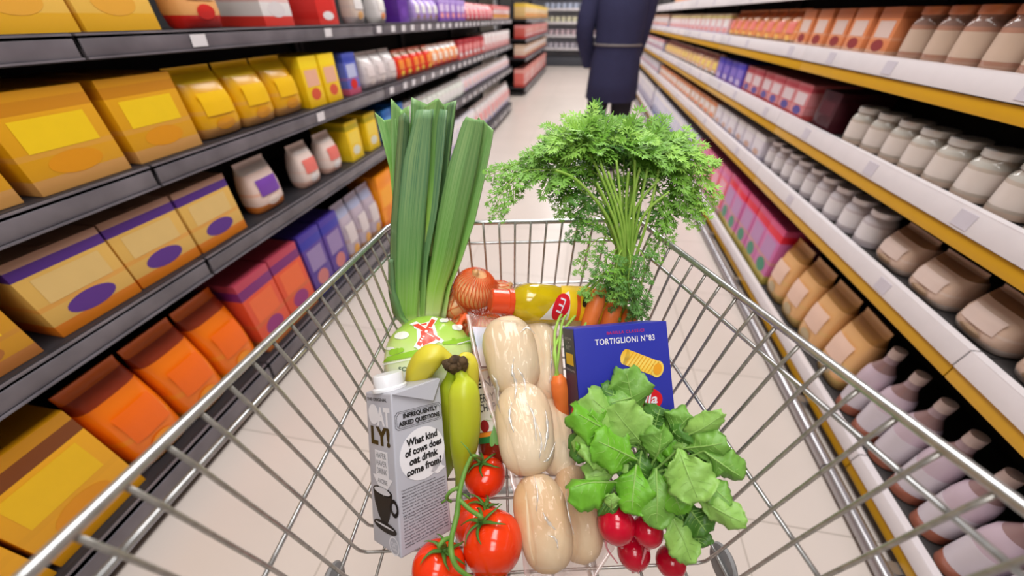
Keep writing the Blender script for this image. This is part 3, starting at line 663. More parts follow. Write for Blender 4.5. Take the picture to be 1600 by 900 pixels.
# ------------------------------------------------------------------ oat drink carton
black_ink = mat('black_ink', S(26, 25, 28), .45)
white_ink = mat('white_ink', S(236, 234, 240), .45)
k = .94
cw, cd, ch1, ch2 = .072 * k, .0681 * k, .1853 * k, .1931 * k
R3 = Matrix(((.688, -.718, -.106), (.572, .447, .688), (-.447, -.533, .718)))
org = Vector((0, 0, CAM_H)) + (Vector((-.1269, .1496, .7516)) - Vector((0, 0, CAM_H))) * k
oat = tag(empty('drink_carton', None, M=RZ @ Matrix.Translation(org) @ R3.to_4x4()), 'grey oat drink carton with speech bubble and cup, tilted back against the lettuce and bananas', 'carton')
oat_grey = mat('oat_grey', S(186, 186, 196), .35, noise_amt=.3, noise_scale=14., col2=S(172, 172, 184))
def hexa(mb, w, d, hl, hr, b=.0022):
    bm = bmesh.new(); vs = [bm.verts.new(v) for v in ((0, 0, 0), (w, 0, 0), (w, d, 0), (0, d, 0), (0, 0, hl), (w, 0, hr), (w, d, hr), (0, d, hl))]
    for q in ((3, 2, 1, 0), (4, 5, 6, 7), (0, 1, 5, 4), (1, 2, 6, 5), (2, 3, 7, 6), (3, 0, 4, 7)): bm.faces.new([vs[i] for i in q])
    bmesh.ops.bevel(bm, geom=list(bm.edges), offset=b, segments=3, affect='EDGES', profile=.6); bm.verts.index_update()
    mb.add([v.co for v in bm.verts], [[v.index for v in f.verts] for f in bm.faces]); bm.free(); return mb
hexa(MB(), cw, cd, ch1, ch2).build('carton_body', oat_grey, oat, auto=40)
fnF = lambda x, y: Vector((x * cw, -.0005, y * ch1))                    # front panel, 0..1
fnF2 = lambda x, y: Vector((x * cw, -.0009, y * ch1))
fnS = lambda x, y: Vector((-.0005, (1 - x) * cd, y * ch1))               # logo panel on the left, read from back to front
fnS2 = lambda x, y: Vector((-.0009, (1 - x) * cd, y * ch1))
MB().add([(0.0015, -.0030, ch1 - .001), (cw - .0012, -.0030, ch2 - .001), (cw * .78, -.0042, ch1 - .018), (cw * .78, -.0002, ch1 - .018), (0.0015, .001, ch1 - .001), (cw - .0012, .001, ch2 - .001)],
         [(0, 2, 1), (0, 4, 3, 2), (1, 2, 3, 5), (0, 1, 5, 4)]).build('fold_flap', oat_grey, oat, smooth=False)
M = Matrix.Translation((cw * .24, cd * .5, ch1 + .002)) @ Matrix.Rotation(-.11, 4, 'Y')
MB().lathe([(.0205, 0), (.0205, .003), (.0178, .0045), (.0178, .0175), (.0168, .019), (.006, .0195)], M, 32, fn=lambda p, a, i: p * 1.0 if i not in (2, 3) else Vector((p.x * (1 + .012 * math.cos(a * 16)), p.y * (1 + .012 * math.cos(a * 16)), p.z))).build('screw_cap', mat('cap_white', S(236, 236, 240), .3), oat, auto=35)
mb = MB(); put_text(mb, 'INFREQUENTLY', .54, .839, .70, .036, fnF2, .045, .0); put_text(mb, 'ASKED QUESTIONS', .51, .793, .82, .036, fnF2, .045, .0)
mb.build('headline', black_ink, oat, smooth=False)
mb = MB()
def rrect(mb, x0, y0, x1, y1, c, th, fn):
    P = [(x0 + c, y0), (x1 - c, y0), (x1, y0 + c * .4), (x1, y1 - c * .4), (x1 - c, y1), (x0 + c, y1), (x0, y1 - c * .4), (x0, y0 + c * .4)]
    cx, cy = (x0 + x1) / 2, (y0 + y1) / 2
    ix, iy = 1 - th / ((x1 - x0) / 2), 1 - th * .4 / ((y1 - y0) / 2)
    Q = [(cx + (x - cx) * ix, cy + (y - cy) * iy) for x, y in P]
    for i in range(8):
        j = (i + 1) % 8; mb.add([fn(*P[i]), fn(*P[j]), fn(*Q[j]), fn(*Q[i])], [(0, 1, 2, 3)])
rrect(mb, .04, .758, .975, .874, .05, .006, fnF); rrect(mb, .07, .768, .945, .864, .045, .006, fnF)
mb.build('headline_frame', black_ink, oat, smooth=False)
mb = MB(); disc(mb, .53, .572, .45, .168, fnF, 40)
poly(mb, [(.66, .43), (.80, .405), (.97, .43), (.90, .445), (.87, .47), (.80, .52)], fnF)
mb.build('speech_bubble', white_ink, oat, smooth=False)
mb = MB()
for i, (s, cx, wd) in enumerate((('What kind', .53, .62), ('of cows does', .55, .74), ('oat drink', .54, .58), ('come from?', .54, .70))):
    put_text(mb, s, cx, .668 - i * .061, wd, .048, fnF2, .042, .02, wob=.002)
mb.build('question_lettering', black_ink, oat, smooth=False)
para = ['I love meeting cat drink? you ask us.', 'World would ask such a suggested question?', 'Many people would ask such a question', 'which might suggest sign us have a', 'little more luck to us knowing their', 'know about the process so fact that our',
        'general and the private labels to', 'be just in case you didn\'t know what', 'oat drink comes from or said of oats', 'All [imagine simultaneously laughing]', 'Any oat farm? But eastbest firm being', 'and most conscientious kind of oats, such',
        'are quite willingly turned into an oat', 'drink that is in general better for the', 'climate than the both want to your', '[imagine another simultaneous, loud,', 'explaining oat here] really fast', 'what it turns on the end and then that', 'oatfield we know where your oats']
mb = MB()
for i, s in enumerate(para):
    wd = .86 if i else .66
    put_text(mb, s, .08 + wd / 2, .385 - i * .0186, wd, .0125, fnF, .012, .0)
mb.build('small_print', mat('soft_black_ink', S(60, 58, 66), .5), oat, smooth=False)
mb = MB(); put_text(mb, 'THE ORIGINAL', .46, .955, .78, .022, fnS, .012); mb.build('top_lettering', black_ink, oat, smooth=False)
mb = MB(); disc(mb, .30, .855, .2, .068, fnS, 28); put_text(mb, 'AT', .68, .845, .50, .125, fnS, .05); mb.build('logo_top', white_ink, oat, smooth=False)
mb = MB(); put_text(mb, 'LY!', .52, .715, .72, .125, fnS, .05); mb.build('logo_bottom', mat('dark_olive_ink', S(56, 46, 22), .35), oat, smooth=False)
mb = MB(); quad(mb, ((.28, .455), (.76, .455), (.76, .62), (.28, .62)), fnS); poly(mb, [(.14, .455), (.90, .455), (.52, .33)], fnS); mb.build('arrow', white_ink, oat, smooth=False)
mb = MB()
for i, s in enumerate(('HAFER', 'HAVER', 'DRINK')): put_text(mb, s, .52, .59 - i * .05, .38, .036, fnS2, .01)
put_text(mb, 'AVOINE', .52, .425, .36, .03, fnS2, .01)
mb.build('arrow_lettering', mat('grey_ink', S(150, 150, 156), .5), oat, smooth=False)
mb = MB(); poly(mb, [(.12, .36), (.84, .36), (.80, .29), (.68, .20), (.60, .165), (.40, .165), (.28, .2), (.16, .28)], fnS); disc(mb, .48, .36, .36, .03, fnS, 24)
disc(mb, .88, .285, .15, .055, fnS, 20, -PI * .6, PI * .6, .55); disc(mb, .5, .14, .42, .034, fnS, 24); disc(mb, .88, .285, .15, .055, fnS, 24, 0, 2 * PI, .55)
mb.build('cup_picture', black_ink, oat, smooth=False)
mb = MB(); disc(mb, .48, .362, .30, .021, fnS2, 24); disc(mb, .5, .148, .34, .006, fnS2, 20); mb.build('cup_froth', mat('froth_ink', S(214, 212, 218), .5), oat, smooth=False)
mb = MB(); disc(mb, .80, .055, .17, .055, fnS, 28, 0, 2 * PI, .86); put_text(mb, 'OAT', .80, .062, .2, .03, fnS, .01); put_text(mb, 'POWER', .80, .035, .2, .014, fnS, .01); mb.build('round_emblem', white_ink, oat, smooth=False)
mb = MB(); fnT = lambda x, y: Vector((x, y, ch1 + (ch2 - ch1) * x / cw + .0006)); put_text(mb, 'USE BY 03.08.21', cw * .66, cd * .86, cw * .5, .006, fnT, .02); mb.build('date_print', black_ink, oat, smooth=False)

# ------------------------------------------------------------------ pasta box
kp = 1.02
PW, PD, PH = .1275, .046, .155
Rp = Matrix(((.984, -.163, -.071), (.171, .75, .639), (-.051, -.641, .766)))
otl = Vector((0, 0, CAM_H)) + (Vector((.0752, .3289, .9432)) - Vector((0, 0, CAM_H))) * kp
pb = otl - (Rp @ Vector((0, 0, PH)))
pas = tag(empty('pasta_box', None, M=RZ @ Matrix.Translation(pb) @ Rp.to_4x4()), 'royal blue pasta box with a yellow pasta tube picture, leaning behind the radish leaves', 'box')
blue_card = mat('blue_card', S(46, 54, 168), .4, noise_amt=.15)
hexa(MB(), PW, PD, PH, PH, .0012).build('box_body', blue_card, pas, auto=30)
fnP = lambda x, y: Vector((x * PW, -.0004, PH - y)); fnP2 = lambda x, y: Vector((x * PW, -.0008, PH - y)); fnP3 = lambda x, y: Vector((x * PW, -.0012, PH - y))
fnPx = lambda x, y: fnP(x / PW, y); fnPx2 = lambda x, y: fnP2(x / PW, y); fnPx3 = lambda x, y: fnP3(x / PW, y)
fl = lambda f: (lambda x, y: f(x, -y))
fnL = lambda x, y: Vector((-.0004, (1 - x) * PD, PH + y)); fnL2 = lambda x, y: Vector((-.0008, (1 - x) * PD, PH + y))
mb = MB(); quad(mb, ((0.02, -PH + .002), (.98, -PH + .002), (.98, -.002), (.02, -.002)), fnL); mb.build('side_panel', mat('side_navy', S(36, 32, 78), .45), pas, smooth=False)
mb = MB(); put_text(mb, 'TORTIGLIONI N°83', PW * .53, -.0193, PW * .64, .0080, fl(fnPx), .018, .0, spacing=1.1); mb.build('title', white_ink, pas, smooth=False)
mb = MB(); put_text(mb, 'BARILLA CLASSICI', PW * .54, -.0092, PW * .40, .0038, fl(fnPx), .01, .0, spacing=1.2); mb.build('maker_line', mat('red_ink', S(206, 40, 90), .4), pas, smooth=False)
# printed pasta tube
pcx, pcy, pl, pr_, pa = PW * .68, -.0505, .047, .0100, -.43
def ptube(x, y): return fnPx(pcx + x * math.cos(pa) - y * math.sin(pa), -(pcy + x * math.sin(pa) + y * math.cos(pa)))
def ptube2(x, y): return fnPx2(pcx + x * math.cos(pa) - y * math.sin(pa), -(pcy + x * math.sin(pa) + y * math.cos(pa)))
mb = MB(); quad(mb, ((-pl / 2, -pr_), (pl / 2, -pr_), (pl / 2, pr_), (-pl / 2, pr_)), ptube)
disc(mb, -pl / 2, 0, .006, pr_, ptube, 20)
E2 = MB(); disc(E2, pl / 2, 0, .0085, pr_ * 1.08, ptube2, 28)
mb.build('pasta_picture', ramp_mat('pasta_print', [(0, S(250, 206, 60)), (.5, S(252, 222, 110)), (1, S(244, 186, 40))], 'Z', 'Generated', .4), pas, smooth=False)
E2.build('pasta_rim', mat('pasta_rim', S(250, 214, 96), .4), pas, smooth=False)
mb = MB()
for i in range(9):
    x = -pl / 2 + .0025 + i * .0046; quad(mb, ((x, -pr_ * .96), (x + .0014, -pr_ * .96), (x + .0075, pr_ * .96), (x + .0061, pr_ * .96)), ptube2)
mb.build('pasta_ridges', mat('pasta_ridge', S(238, 176, 44), .4), pas, smooth=False)
mb = MB(); disc(mb, pl / 2, 0, .0058, pr_ * .76, lambda x, y: ptube2(x, y) - Vector((0, .0004, 0)), 24); mb.build('pasta_hole', mat('pasta_hole', S(240, 166, 40), .4), pas, smooth=False)
mb = MB(); disc(mb, PW * .60, -.098, .035, .0185, fl(fnPx), 36); mb.build('logo_oval', mat('logo_red', S(216, 26, 40), .35), pas, smooth=False)
mb = MB(); put_text(mb, 'Barilla', PW * .61, -.097, .053, .0128, fl(fnPx2), .02, .0, .2); mb.build('logo_lettering', white_ink, pas, smooth=False)
mb = MB(); disc(mb, PW * .47, -.079, .006, .015, fl(fnPx), 20, rot=-.5); mb.build('second_pasta_picture', mat('pasta_rim', S(250, 214, 96)), pas, smooth=False)
mb = MB(); put_text(mb, 'COTTURA', .5, -.014, .6, .003, fnL2, .01); put_text(mb, '•', .5, -.019, .08, .002, fnL2, .01); put_text(mb, "11'", .5, -.0255, .35, .006, fnL2, .01); mb.build('cooking_time', mat('pale_ink', S(190, 186, 200), .5), pas, smooth=False)
mb = MB(); put_text(mb, 'TORTIGLIONI', .52, -.0545, .75, .0026, fnL2, .01); mb.build('side_lettering', mat('pale_ink', S(190, 186, 200), .5), pas, smooth=False)
mb = MB(); quad(mb, ((.2, -.048), (.84, -.048), (.84, -.033), (.2, -.033)), fnL2); mb.build('yellow_patch', mat('yellow_ink', S(248, 196, 24), .4), pas, smooth=False)
mb = MB(); disc(mb, .62, -.112, .32, .011, fnL2, 20); mb.build('side_logo', mat('logo_red', S(216, 26, 40)), pas, smooth=False)

# ------------------------------------------------------------------ vine tomatoes
tom_red = mat('tomato_red', S(230, 52, 14), .14, noise_amt=.35, noise_scale=22., col2=S(236, 78, 24), coat=.3)
vine_green = mat('vine_green', S(92, 138, 50), .5, noise_amt=.5, noise_scale=60., col2=S(120, 156, 70))
calyx_green = mat('calyx_green', S(76, 118, 40), .55)
def pose(axis, spin=0.):
    a = Vector(axis).normalized(); q = Vector((0, 0, 1)).rotation_difference(a); return (q.to_matrix() @ Matrix.Rotation(spin, 3, 'Z')).to_4x4()
tb = on_floor(720, 860)
tom = cthing('tomato_vine', tb, 'bunch of red tomatoes on a green vine beside the oat drink carton', 'tomatoes')
TOMS = [(758, 745, None, .0285, (-.15, .35, .9), 1.0), (745, 818, None, .0305, (.4, .5, .7), 1.), (770, 848, .41, .0338, (-.42, .42, .80), 1.06), (686, 888, .388, .0285, (.25, .45, .85), .95), (766, 937, None, .0285, (.1, .3, 1), 1.)]
tpos = []
for u, v, d, r, ax, sq in TOMS:
    c = C(u, v, d) if d else on_floor(u, v, r * .92)
    tpos.append(c); M = Matrix.Translation(c) @ pose(ax, u * .1)
    pr2 = []
    for i in range(25):
        a = -PI / 2 + PI * i / 24; z = math.sin(a); rr = math.cos(a) * (1 + .03 * z)
        if i == 0: rr = .02
        dip = .16 * math.exp(-(rr / .34) ** 2) if z > 0 else .03 * math.exp(-(rr / .3) ** 2) * -1
        pr2.append((max(.004, rr) * r, (z * .9 * sq - dip) * r))
    lob = lambda p, a, i, r=r: Vector((p.x * (1 + .018 * math.cos(5 * a) * (p.z / r + .4)), p.y * (1 + .018 * math.cos(5 * a) * (p.z / r + .4)), p.z))
    to = MB().lathe(pr2, M, 40, fn=lob).build('tomato', tom_red, tom, tb)
    m2 = MB()
    for k2 in range(6):
        a = k2 * PI / 3 + random.uniform(-.2, .2); L_ = r * random.uniform(.75, .98); rows = []
        for i in range(8):
            q = i / 7; rr = q * L_; zz = r * (.9 * sq - .16) + r * .12 * math.sin(q * 2.6) - (rr / r) ** 3 * r * .22 + random.uniform(0, .0005) + .0012 + (.25 * r * max(0, q - .7) if k2 % 2 else 0)
            wd = .0026 * (1 - q) ** .7 + .0003; cx, cy = rr * math.cos(a + .3 * q * q), rr * math.sin(a + .3 * q * q); tx, ty = -math.sin(a), math.cos(a)
            rows.append([M @ Vector((cx - tx * wd, cy - ty * wd, zz)), M @ Vector((cx, cy, zz + .0007)), M @ Vector((cx + tx * wd, cy + ty * wd, zz))])
        m2.grid(rows)
    m2.tube([M @ Vector((0, 0, r * (.9 * sq - .2))), M @ Vector((.001, .001, r * (.9 * sq + .06)))], [.0026, .0019], 8)
    m2.build('calyx', calyx_green, to, tb, solid=.0005)
def tip(i, up=1.06):
    c = tpos[i]; r = TOMS[i][3]; return c + Vector(TOMS[i][4]).normalized() * r * up * .93
main = [C(737, 712, .445), C(727, 735, .428), C(718, 770, .412), C(714, 805, .402), C(706, 838, .386), C(705, 862, .366), C(712, 884, .360), C(728, 898, .360), C(748, 910, .364)]
m2 = MB(); sp_ = spline(main, 6); m2.tube(sp_, [lerp_list([.0022, .0027, .003, .0032, .0028, .003, .0024, .0022, .002], i / (len(sp_) - 1)) for i in range(len(sp_))], 9)
m2.tube(spline([main[0], C(745, 713, .447), tip(0)], 5), .002, 8)
m2.tube(spline([C(717, 780, .409), C(735, 797, .40), C(752, 808, .392), tip(2)], 5), .0024, 8)
m2.tube(spline([C(706, 840, .386), C(694, 844, .376), C(686, 854, .372), tip(3)], 5), .0024, 8)
m2.tube(spline([C(716, 762, .413), C(704, 768, .412), C(698, 778, .414), C(705, 784, .418)], 5), [.0022] * 11 + [.0016] * 5, 8)
m2.tube(spline([main[-1], tip(4)], 4), .002, 8)
for (u, v), e in (((720, 690), (737, 712)), ((700, 776), (690, 786)), ((712, 766), (735, 780))): m2.tube([C(*e, .425), C((u + e[0]) / 2 + 2, (v + e[1]) / 2, .425), C(u, v, .427)], [.0012, .001, .0004], 6)
m2.build('vine_stem', vine_green, tom, tb)

# ------------------------------------------------------------------ bread rolls in their bag
crust = mat('pale_crust', S(232, 212, 182), .62, noise_amt=.75, noise_scale=16., col2=S(220, 184, 138), bump=.4, bump_scale=70.)
crust2 = mat('toasted_crust', S(230, 204, 168), .62, noise_amt=.9, noise_scale=14., col2=S(206, 152, 96), bump=.4, bump_scale=70.)
def bag_d(v):                                                             # depth of the bag's middle along the slope
    return lerp_list([.545, .525, .49, .452, .425, .408], max(0, min(1, (v - 490) / 410)))
ROLLS = [((786, 496), (812, 615), 40, 0., 'front pale bread roll at the top of the clear bag', 0), ((836, 502), (853, 628), 33, .026, 'rear pale bread roll at the top of the clear bag, right of its twin', 0),
         ((812, 600), (829, 742), 43, -.006, 'large pale bread roll at the middle of the clear bag, left one', 0), ((858, 624), (876, 742), 31, .022, 'pale bread roll at the middle of the clear bag, right one partly behind', 0),
         ((832, 742), (866, 894), 41, -.004, 'toasted bread roll at the bottom of the clear bag, left one', 1), ((893, 728), (913, 880), 36, .015, 'toasted bread roll at the bottom of the clear bag, right one', 1)]
ell_list = []
for (a, b, hw, dd, lb, kx) in ROLLS:
    pa_, pb_ = C(*a, bag_d(a[1]) + dd), C(*b, bag_d(b[1]) + dd)
    c = (pa_ + pb_) / 2; ax = (pa_ - pb_); Lh = ax.length / 2; ax.normalize()
    dm = bag_d((a[1] + b[1]) / 2) + dd; rw = hw * dm / F_PX
    nrm = Vector((0, -.52, .85)); nrm = (nrm - ax * nrm.dot(ax)).normalized(); sd = ax.cross(nrm).normalized()
    Mx = Matrix((sd, nrm, ax)).transposed()
    bot = c - nrm * rw * .7
    o = tag(empty('bread_roll', None, M=RZ @ Matrix.Translation(c)), lb, 'bread roll', 'bread rolls in the clear bag')
    prof = []
    for i in range(27):
        q = -1 + 2 * i / 26; prof.append((max(.0008, rw * 1.03 * (1 - abs(q) ** 3.2) ** .5), q * Lh * 1.04))
    m2 = MB(); m2.lathe(prof, None, 36, 1., .74, fn=lambda p, a_, i: Vector((p.x * (1 + .02 * math.sin(p.z * 90 + a_ * 2)), p.y + .05 * rw * math.cos(p.z * 60), p.z)))
    m2.v = [Mx @ v for v in m2.v]
    ob = m2.build('crust', crust2 if kx else crust, o)
    cut = []                                                              # the long crease baked into the top
    for i in range(15):
        q = -.8 + 1.6 * i / 14; rr = rw * 1.03 * (1 - abs(q) ** 3.2) ** .5; xo = -.58 * rr + .12 * rr * math.sin(q * 2)
        yy = .74 * math.sqrt(max(0, rr * rr - xo * xo)) + .05 * rw * math.cos(q * Lh * 60)
        wd = .0026 * (1 - q * q)
        cut.append([Mx @ Vector((xo - wd, yy - .0003 - .0020 * (wd > .002), q * Lh)), Mx @ Vector((xo, yy + .0008, q * Lh)), Mx @ Vector((xo + wd, yy + .0003, q * Lh))])
    MB().grid(cut).build('crease', mat('crease', S(226, 200, 164), .7), o)
    ell_list.append((c, Mx, rw, rw * .74, Lh))
# film: a sheet drawn over the rolls in front and under them behind
mid = [(V, bag_d(V)) for V in range(480, 905, 10)]
def edge_l(v): return lerp_list([734, 741, 750, 762, 775, 789, 801, 811, 818, 823, 828], (v - 488) / (900 - 488))
def edge_r(v): return lerp_list([868, 873, 872, 872, 882, 893, 908, 929, 947, 952, 925], (v - 488) / (900 - 488))
NU, NV = 60, 100
bagb = C(850, 880, .43)
def film(front):
    rows = []
    for i in range(NV + 1):
        v = 488 + (900 - 488) * i / NV; row = []
        vv = v
        for j in range(NU + 1):
            s = j / NU; u = edge_l(v) + (edge_r(v) - edge_l(v)) * s
            if i < 3: vv = v + (16 * s + 4) * (1 - i / 3)
            q = ray(u, vv); o = Vector((0, 0, CAM_H)); d0 = bag_d(v) + .016; best = d0 - .004 if front else d0 + .004
            for (c, Mx, rx, ry, rz2) in ell_list:                          # first / last hit with the padded rolls
                for pad in (.003, .0065, .011):
                    A = Mx.transposed() @ q; B = Mx.transposed() @ (o - c)
                    A = Vector((A.x / (rx + pad), A.y / (ry + pad * .5 + .002), A.z / (rz2 + pad))); B = Vector((B.x / (rx + pad), B.y / (ry + pad * .5 + .002), B.z / (rz2 + pad)))
                    aa, bb, cc = A.dot(A), 2 * A.dot(B), B.dot(B) - 1; D = bb * bb - 4 * aa * cc
                    if D > 0:
                        if front: best = min(best, (-bb - math.sqrt(D)) / (2 * aa))
                        else: best = max(best, (-bb + math.sqrt(D)) / (2 * aa))
            e = min(1, min(s, 1 - s) * 9, (i + .6) / 2.6, (NV - i) / 3)
            d = d0 + (best - d0) * e
            n_ = noise.noise(Vector((u * .045, vv * .014, 3.1 if front else 9.))) * .0055 + noise.noise(Vector((u * .13, vv * .05, 7.))) * .0042 + noise.noise(Vector((u * .3, vv * .12, 5.))) * .0016 - .0022 * max(0, 1 - 6 * abs(noise.noise(Vector((u * .06, vv * .022, 1.7))))) - .0016 * max(0, 1 - 7 * abs(noise.noise(Vector((u * .09, vv * .05, 4.4)))))
            row.append(o + q * (d - (abs(n_) if front else -abs(n_)) * min(1, e * 2)))
        rows.append(row)
    for _ in range(1):
        R2 = [r[:] for r in rows]
        for i in range(1, NV):
            for j in range(1, NU): R2[i][j] = rows[i][j] * .5 + (rows[i - 1][j] + rows[i + 1][j] + rows[i][j - 1] + rows[i][j + 1]) * .125
        rows = R2
    return rows
bag = cthing('bread_bag', bagb, 'clear plastic bag holding six pale bread rolls, sloping through the middle of the trolley', 'bag')
film_m = film_mat('clear_film', (1, 1, 1, 1), .022, .06, .035)
fr = film(True); bk = film(False)
MB().grid(fr).build('front_film', film_m, bag, bagb)
MB().grid(bk).build('rear_film', film_mat('rear_film', (1, .955, .945, 1), .02, .2, .18, S(246, 206, 200)), bag, bagb)
def on_front(u, v, off):
    i = (v - 488) / (900 - 488) * NV; q = (u - edge_l(v)) / (edge_r(v) - edge_l(v)) * NU
    i = max(0, min(NV - 1e-3, i)); q = max(0, min(NU - 1e-3, q)); i0, j0 = int(i), int(q); a, b = i - i0, q - j0
    p = (fr[i0][j0] * (1 - b) + fr[i0][j0 + 1] * b) * (1 - a) + (fr[i0 + 1][j0] * (1 - b) + fr[i0 + 1][j0 + 1] * b) * a
    o = Vector((0, 0, CAM_H)); return o + (p - o) * (1 - off)
# raised folds of film, hazed white to paint in the highlight streaks
GLINT_FOLDS = [([(803, 560), (800, 580), (806, 600), (804, 625)], 3.2), ([(808, 575), (818, 590), (822, 612)], 2.2), ([(812, 520), (824, 512), (836, 522)], 2.0), ([(800, 628), (796, 650), (803, 676)], 3.0), ([(822, 628), (834, 650), (838, 690)], 2.8), ([(838, 660), (846, 690), (842, 720)], 2.2), ([(852, 640), (856, 672), (850, 705)], 3.0), ([(868, 690), (858, 716), (848, 722)], 2.4),
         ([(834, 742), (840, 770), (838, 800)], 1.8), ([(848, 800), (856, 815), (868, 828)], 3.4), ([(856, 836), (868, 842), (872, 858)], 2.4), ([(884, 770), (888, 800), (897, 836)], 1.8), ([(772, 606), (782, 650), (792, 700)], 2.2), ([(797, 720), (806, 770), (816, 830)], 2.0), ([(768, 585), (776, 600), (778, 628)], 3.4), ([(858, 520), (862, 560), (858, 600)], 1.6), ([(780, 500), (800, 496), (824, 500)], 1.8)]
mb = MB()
for pts, wd in GLINT_FOLDS:
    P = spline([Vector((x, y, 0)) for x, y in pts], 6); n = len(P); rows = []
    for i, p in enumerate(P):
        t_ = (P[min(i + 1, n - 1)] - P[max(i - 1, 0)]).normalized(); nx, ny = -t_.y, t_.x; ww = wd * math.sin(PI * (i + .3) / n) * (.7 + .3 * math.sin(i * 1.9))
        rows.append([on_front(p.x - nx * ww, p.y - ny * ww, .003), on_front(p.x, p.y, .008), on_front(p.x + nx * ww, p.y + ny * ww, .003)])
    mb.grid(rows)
mb.build('film_glint_folds', film_mat('glint_film', (1, 1, 1, 1), .3, .12, .42), bag, bagb)
sm = MB()
sl = [fr[i][0] for i in range(NV + 1)]; srr = [fr[i][NU] for i in range(NV + 1)]
for L_, s in ((sl, -1), (srr, 1)):
    sm.grid([[p, p + Vector((s * .0035, -.001, .0015)), p + Vector((s * .0065, .001, .0008 + .001 * math.sin(i * .9)))] for i, p in enumerate(L_)])
tp = [fr[0][j] for j in range(NU + 1)]
sm.grid([[p, p + Vector((0, .0015, -.001)), p + Vector((0, .004, -.004 + .0014 * math.sin(j * 1.3)))] for j, p in enumerate(tp)])
bt = [fr[NV][j] for j in range(NU + 1)]
sm.grid([[p, p + Vector((0, -.006, -.001)), p + Vector((0, -.012, -.0012 + .001 * math.sin(j)))] for j, p in enumerate(bt)])
sm.build('sealed_seam', film_mat('seam_film', (1, .93, .92, 1), .15, .2, .5, S(250, 220, 214)), bag, bagb)
def on_bag(u, v, off):
    i = (v - 488) / (900 - 488) * NV; s = (u - edge_l(v)) / (edge_r(v) - edge_l(v)) * NU
    i = max(0, min(NV - 1e-3, i)); s = max(0, min(NU - 1e-3, s)); i0, j0 = int(i), int(s); a, b = i - i0, s - j0
    p = (bk[i0][j0] * (1 - b) + bk[i0][j0 + 1] * b) * (1 - a) + (bk[i0 + 1][j0] * (1 - b) + bk[i0 + 1][j0 + 1] * b) * a
    o = Vector((0, 0, CAM_H)); return o + (p - o) * (1 - off)
mb = MB(); quad(mb, ((738, 510), (790, 514), (782, 574), (752, 572)), lambda x, y: on_bag(x, y, .012), 6); mb.build('price_label', ramp_mat('bread_label', [(0, S(244, 222, 222)), (.45, S(238, 226, 232)), (.6, S(206, 216, 240)), (1, S(232, 228, 240))], 'Z', 'Generated', .5), bag, bagb)
mb = MB(); quad(mb, ((766, 581), (792, 582), (792, 606), (771, 606)), lambda x, y: on_bag(x, y, .014), 4); mb.build('round_edged_label', mat('bag_label', S(226, 224, 216), .5), bag, bagb)
mb = MB(); disc(mb, 780, 593, 8, 9, lambda x, y: on_bag(x, y, .017), 20); mb.build('label_seal', mat('label_seal', S(206, 214, 190), .5), bag, bagb)

# ------------------------------------------------------------------ wrapped lettuce
lc = C(671, 562, .570); LR = 67.5 * .570 / F_PX
lb_ = lc - Vector((0, 0, LR))
let = cthing('wrapped_lettuce', lb_, 'round lettuce in printed green film with a red windmill, below the leeks', 'lettuce')
vz = (lc - Vector((0, 0, CAM_H))).normalized(); vx = Vector((1, 0, 0)); vx = (vx - vz * vx.dot(vz)).normalized(); vy = vx.cross(vz) * 1.0
if vy.z < 0: vy = -vy
ML = Matrix((vx, vy, -vz)).transposed()                                    # face frame of the printed film
def lump(n): return 1 + .018 * noise.noise(n * 2.3) + .006 * noise.noise(n * 7)
rows = []
for i in range(33):
    a = -PI / 2 + PI * i / 32; r_ = []
    for j in range(48):
        b = 2 * PI * j / 48; n = Vector((math.cos(a) * math.cos(b), math.cos(a) * math.sin(b), math.sin(a))); r_.append(lc + n * LR * lump(n))
    rows.append(r_)
MB().grid(rows, True).build('lettuce_head', mat('lettuce_green', S(196, 222, 130), .5, noise_amt=.7, noise_scale=12., col2=S(228, 240, 190)), let, lb_)
rows = []
for i in range(41):
    a = .02 + (PI * .80) * i / 40; r_ = []
    for j in range(64):
        b = 2 * PI * j / 64; n = ML @ Vector((math.sin(a) * math.cos(b), math.sin(a) * math.sin(b), math.cos(a)))
        r_.append(lc + n * LR * (lump(n) * 1.012 + .004 * noise.noise(n * 9)))
    rows.append(r_)
# the print runs up the film in its own direction
def film_print():
    m = bpy.data.materials.new('printed_film'); m.use_nodes = True; nt = m.node_tree; b = nt.nodes['Principled BSDF']
    uv = nt.nodes.new('ShaderNodeUVMap'); sp = nt.nodes.new('ShaderNodeSeparateXYZ'); nt.links.new(uv.outputs[0], sp.inputs[0])
    n = nt.nodes.new('ShaderNodeTexNoise'); n.inputs['Scale'].default_value = 3.5; nt.links.new(uv.outputs[0], n.inputs['Vector'])
    ma = nt.nodes.new('ShaderNodeMath'); ma.operation = 'MULTIPLY_ADD'; ma.inputs[1].default_value = .12; nt.links.new(n.outputs['Fac'], ma.inputs[0]); nt.links.new(sp.outputs['Y'], ma.inputs[2])
    r = nt.nodes.new('ShaderNodeValToRGB'); el = r.color_ramp.elements
    el[0].position = 0; el[0].color = S(240, 244, 240); el[1].position = .40; el[1].color = S(238, 244, 232)
    for p_, c_ in ((.47, S(226, 240, 196)), (.6, S(214, 236, 168)), (.78, S(186, 222, 110)), (.92, S(166, 212, 78))):
        e = el.new(p_); e.color = c_
    nt.links.new(ma.outputs[0], r.inputs['Fac']); nt.links.new(r.outputs['Color'], b.inputs['Base Color'])
    b.inputs['Roughness'].default_value = .24; b.inputs['Coat Weight'].default_value = .4
    return m
mb = MB(); mb.grid(rows, True)
for i, v in enumerate(mb.v):
    q = ML.transposed() @ (v - lc) / LR; mb.uv[i] = (q.x * .5 + .5, q.y * .5 + .5)
mb.build('printed_wrap', film_print(), let, lb_)
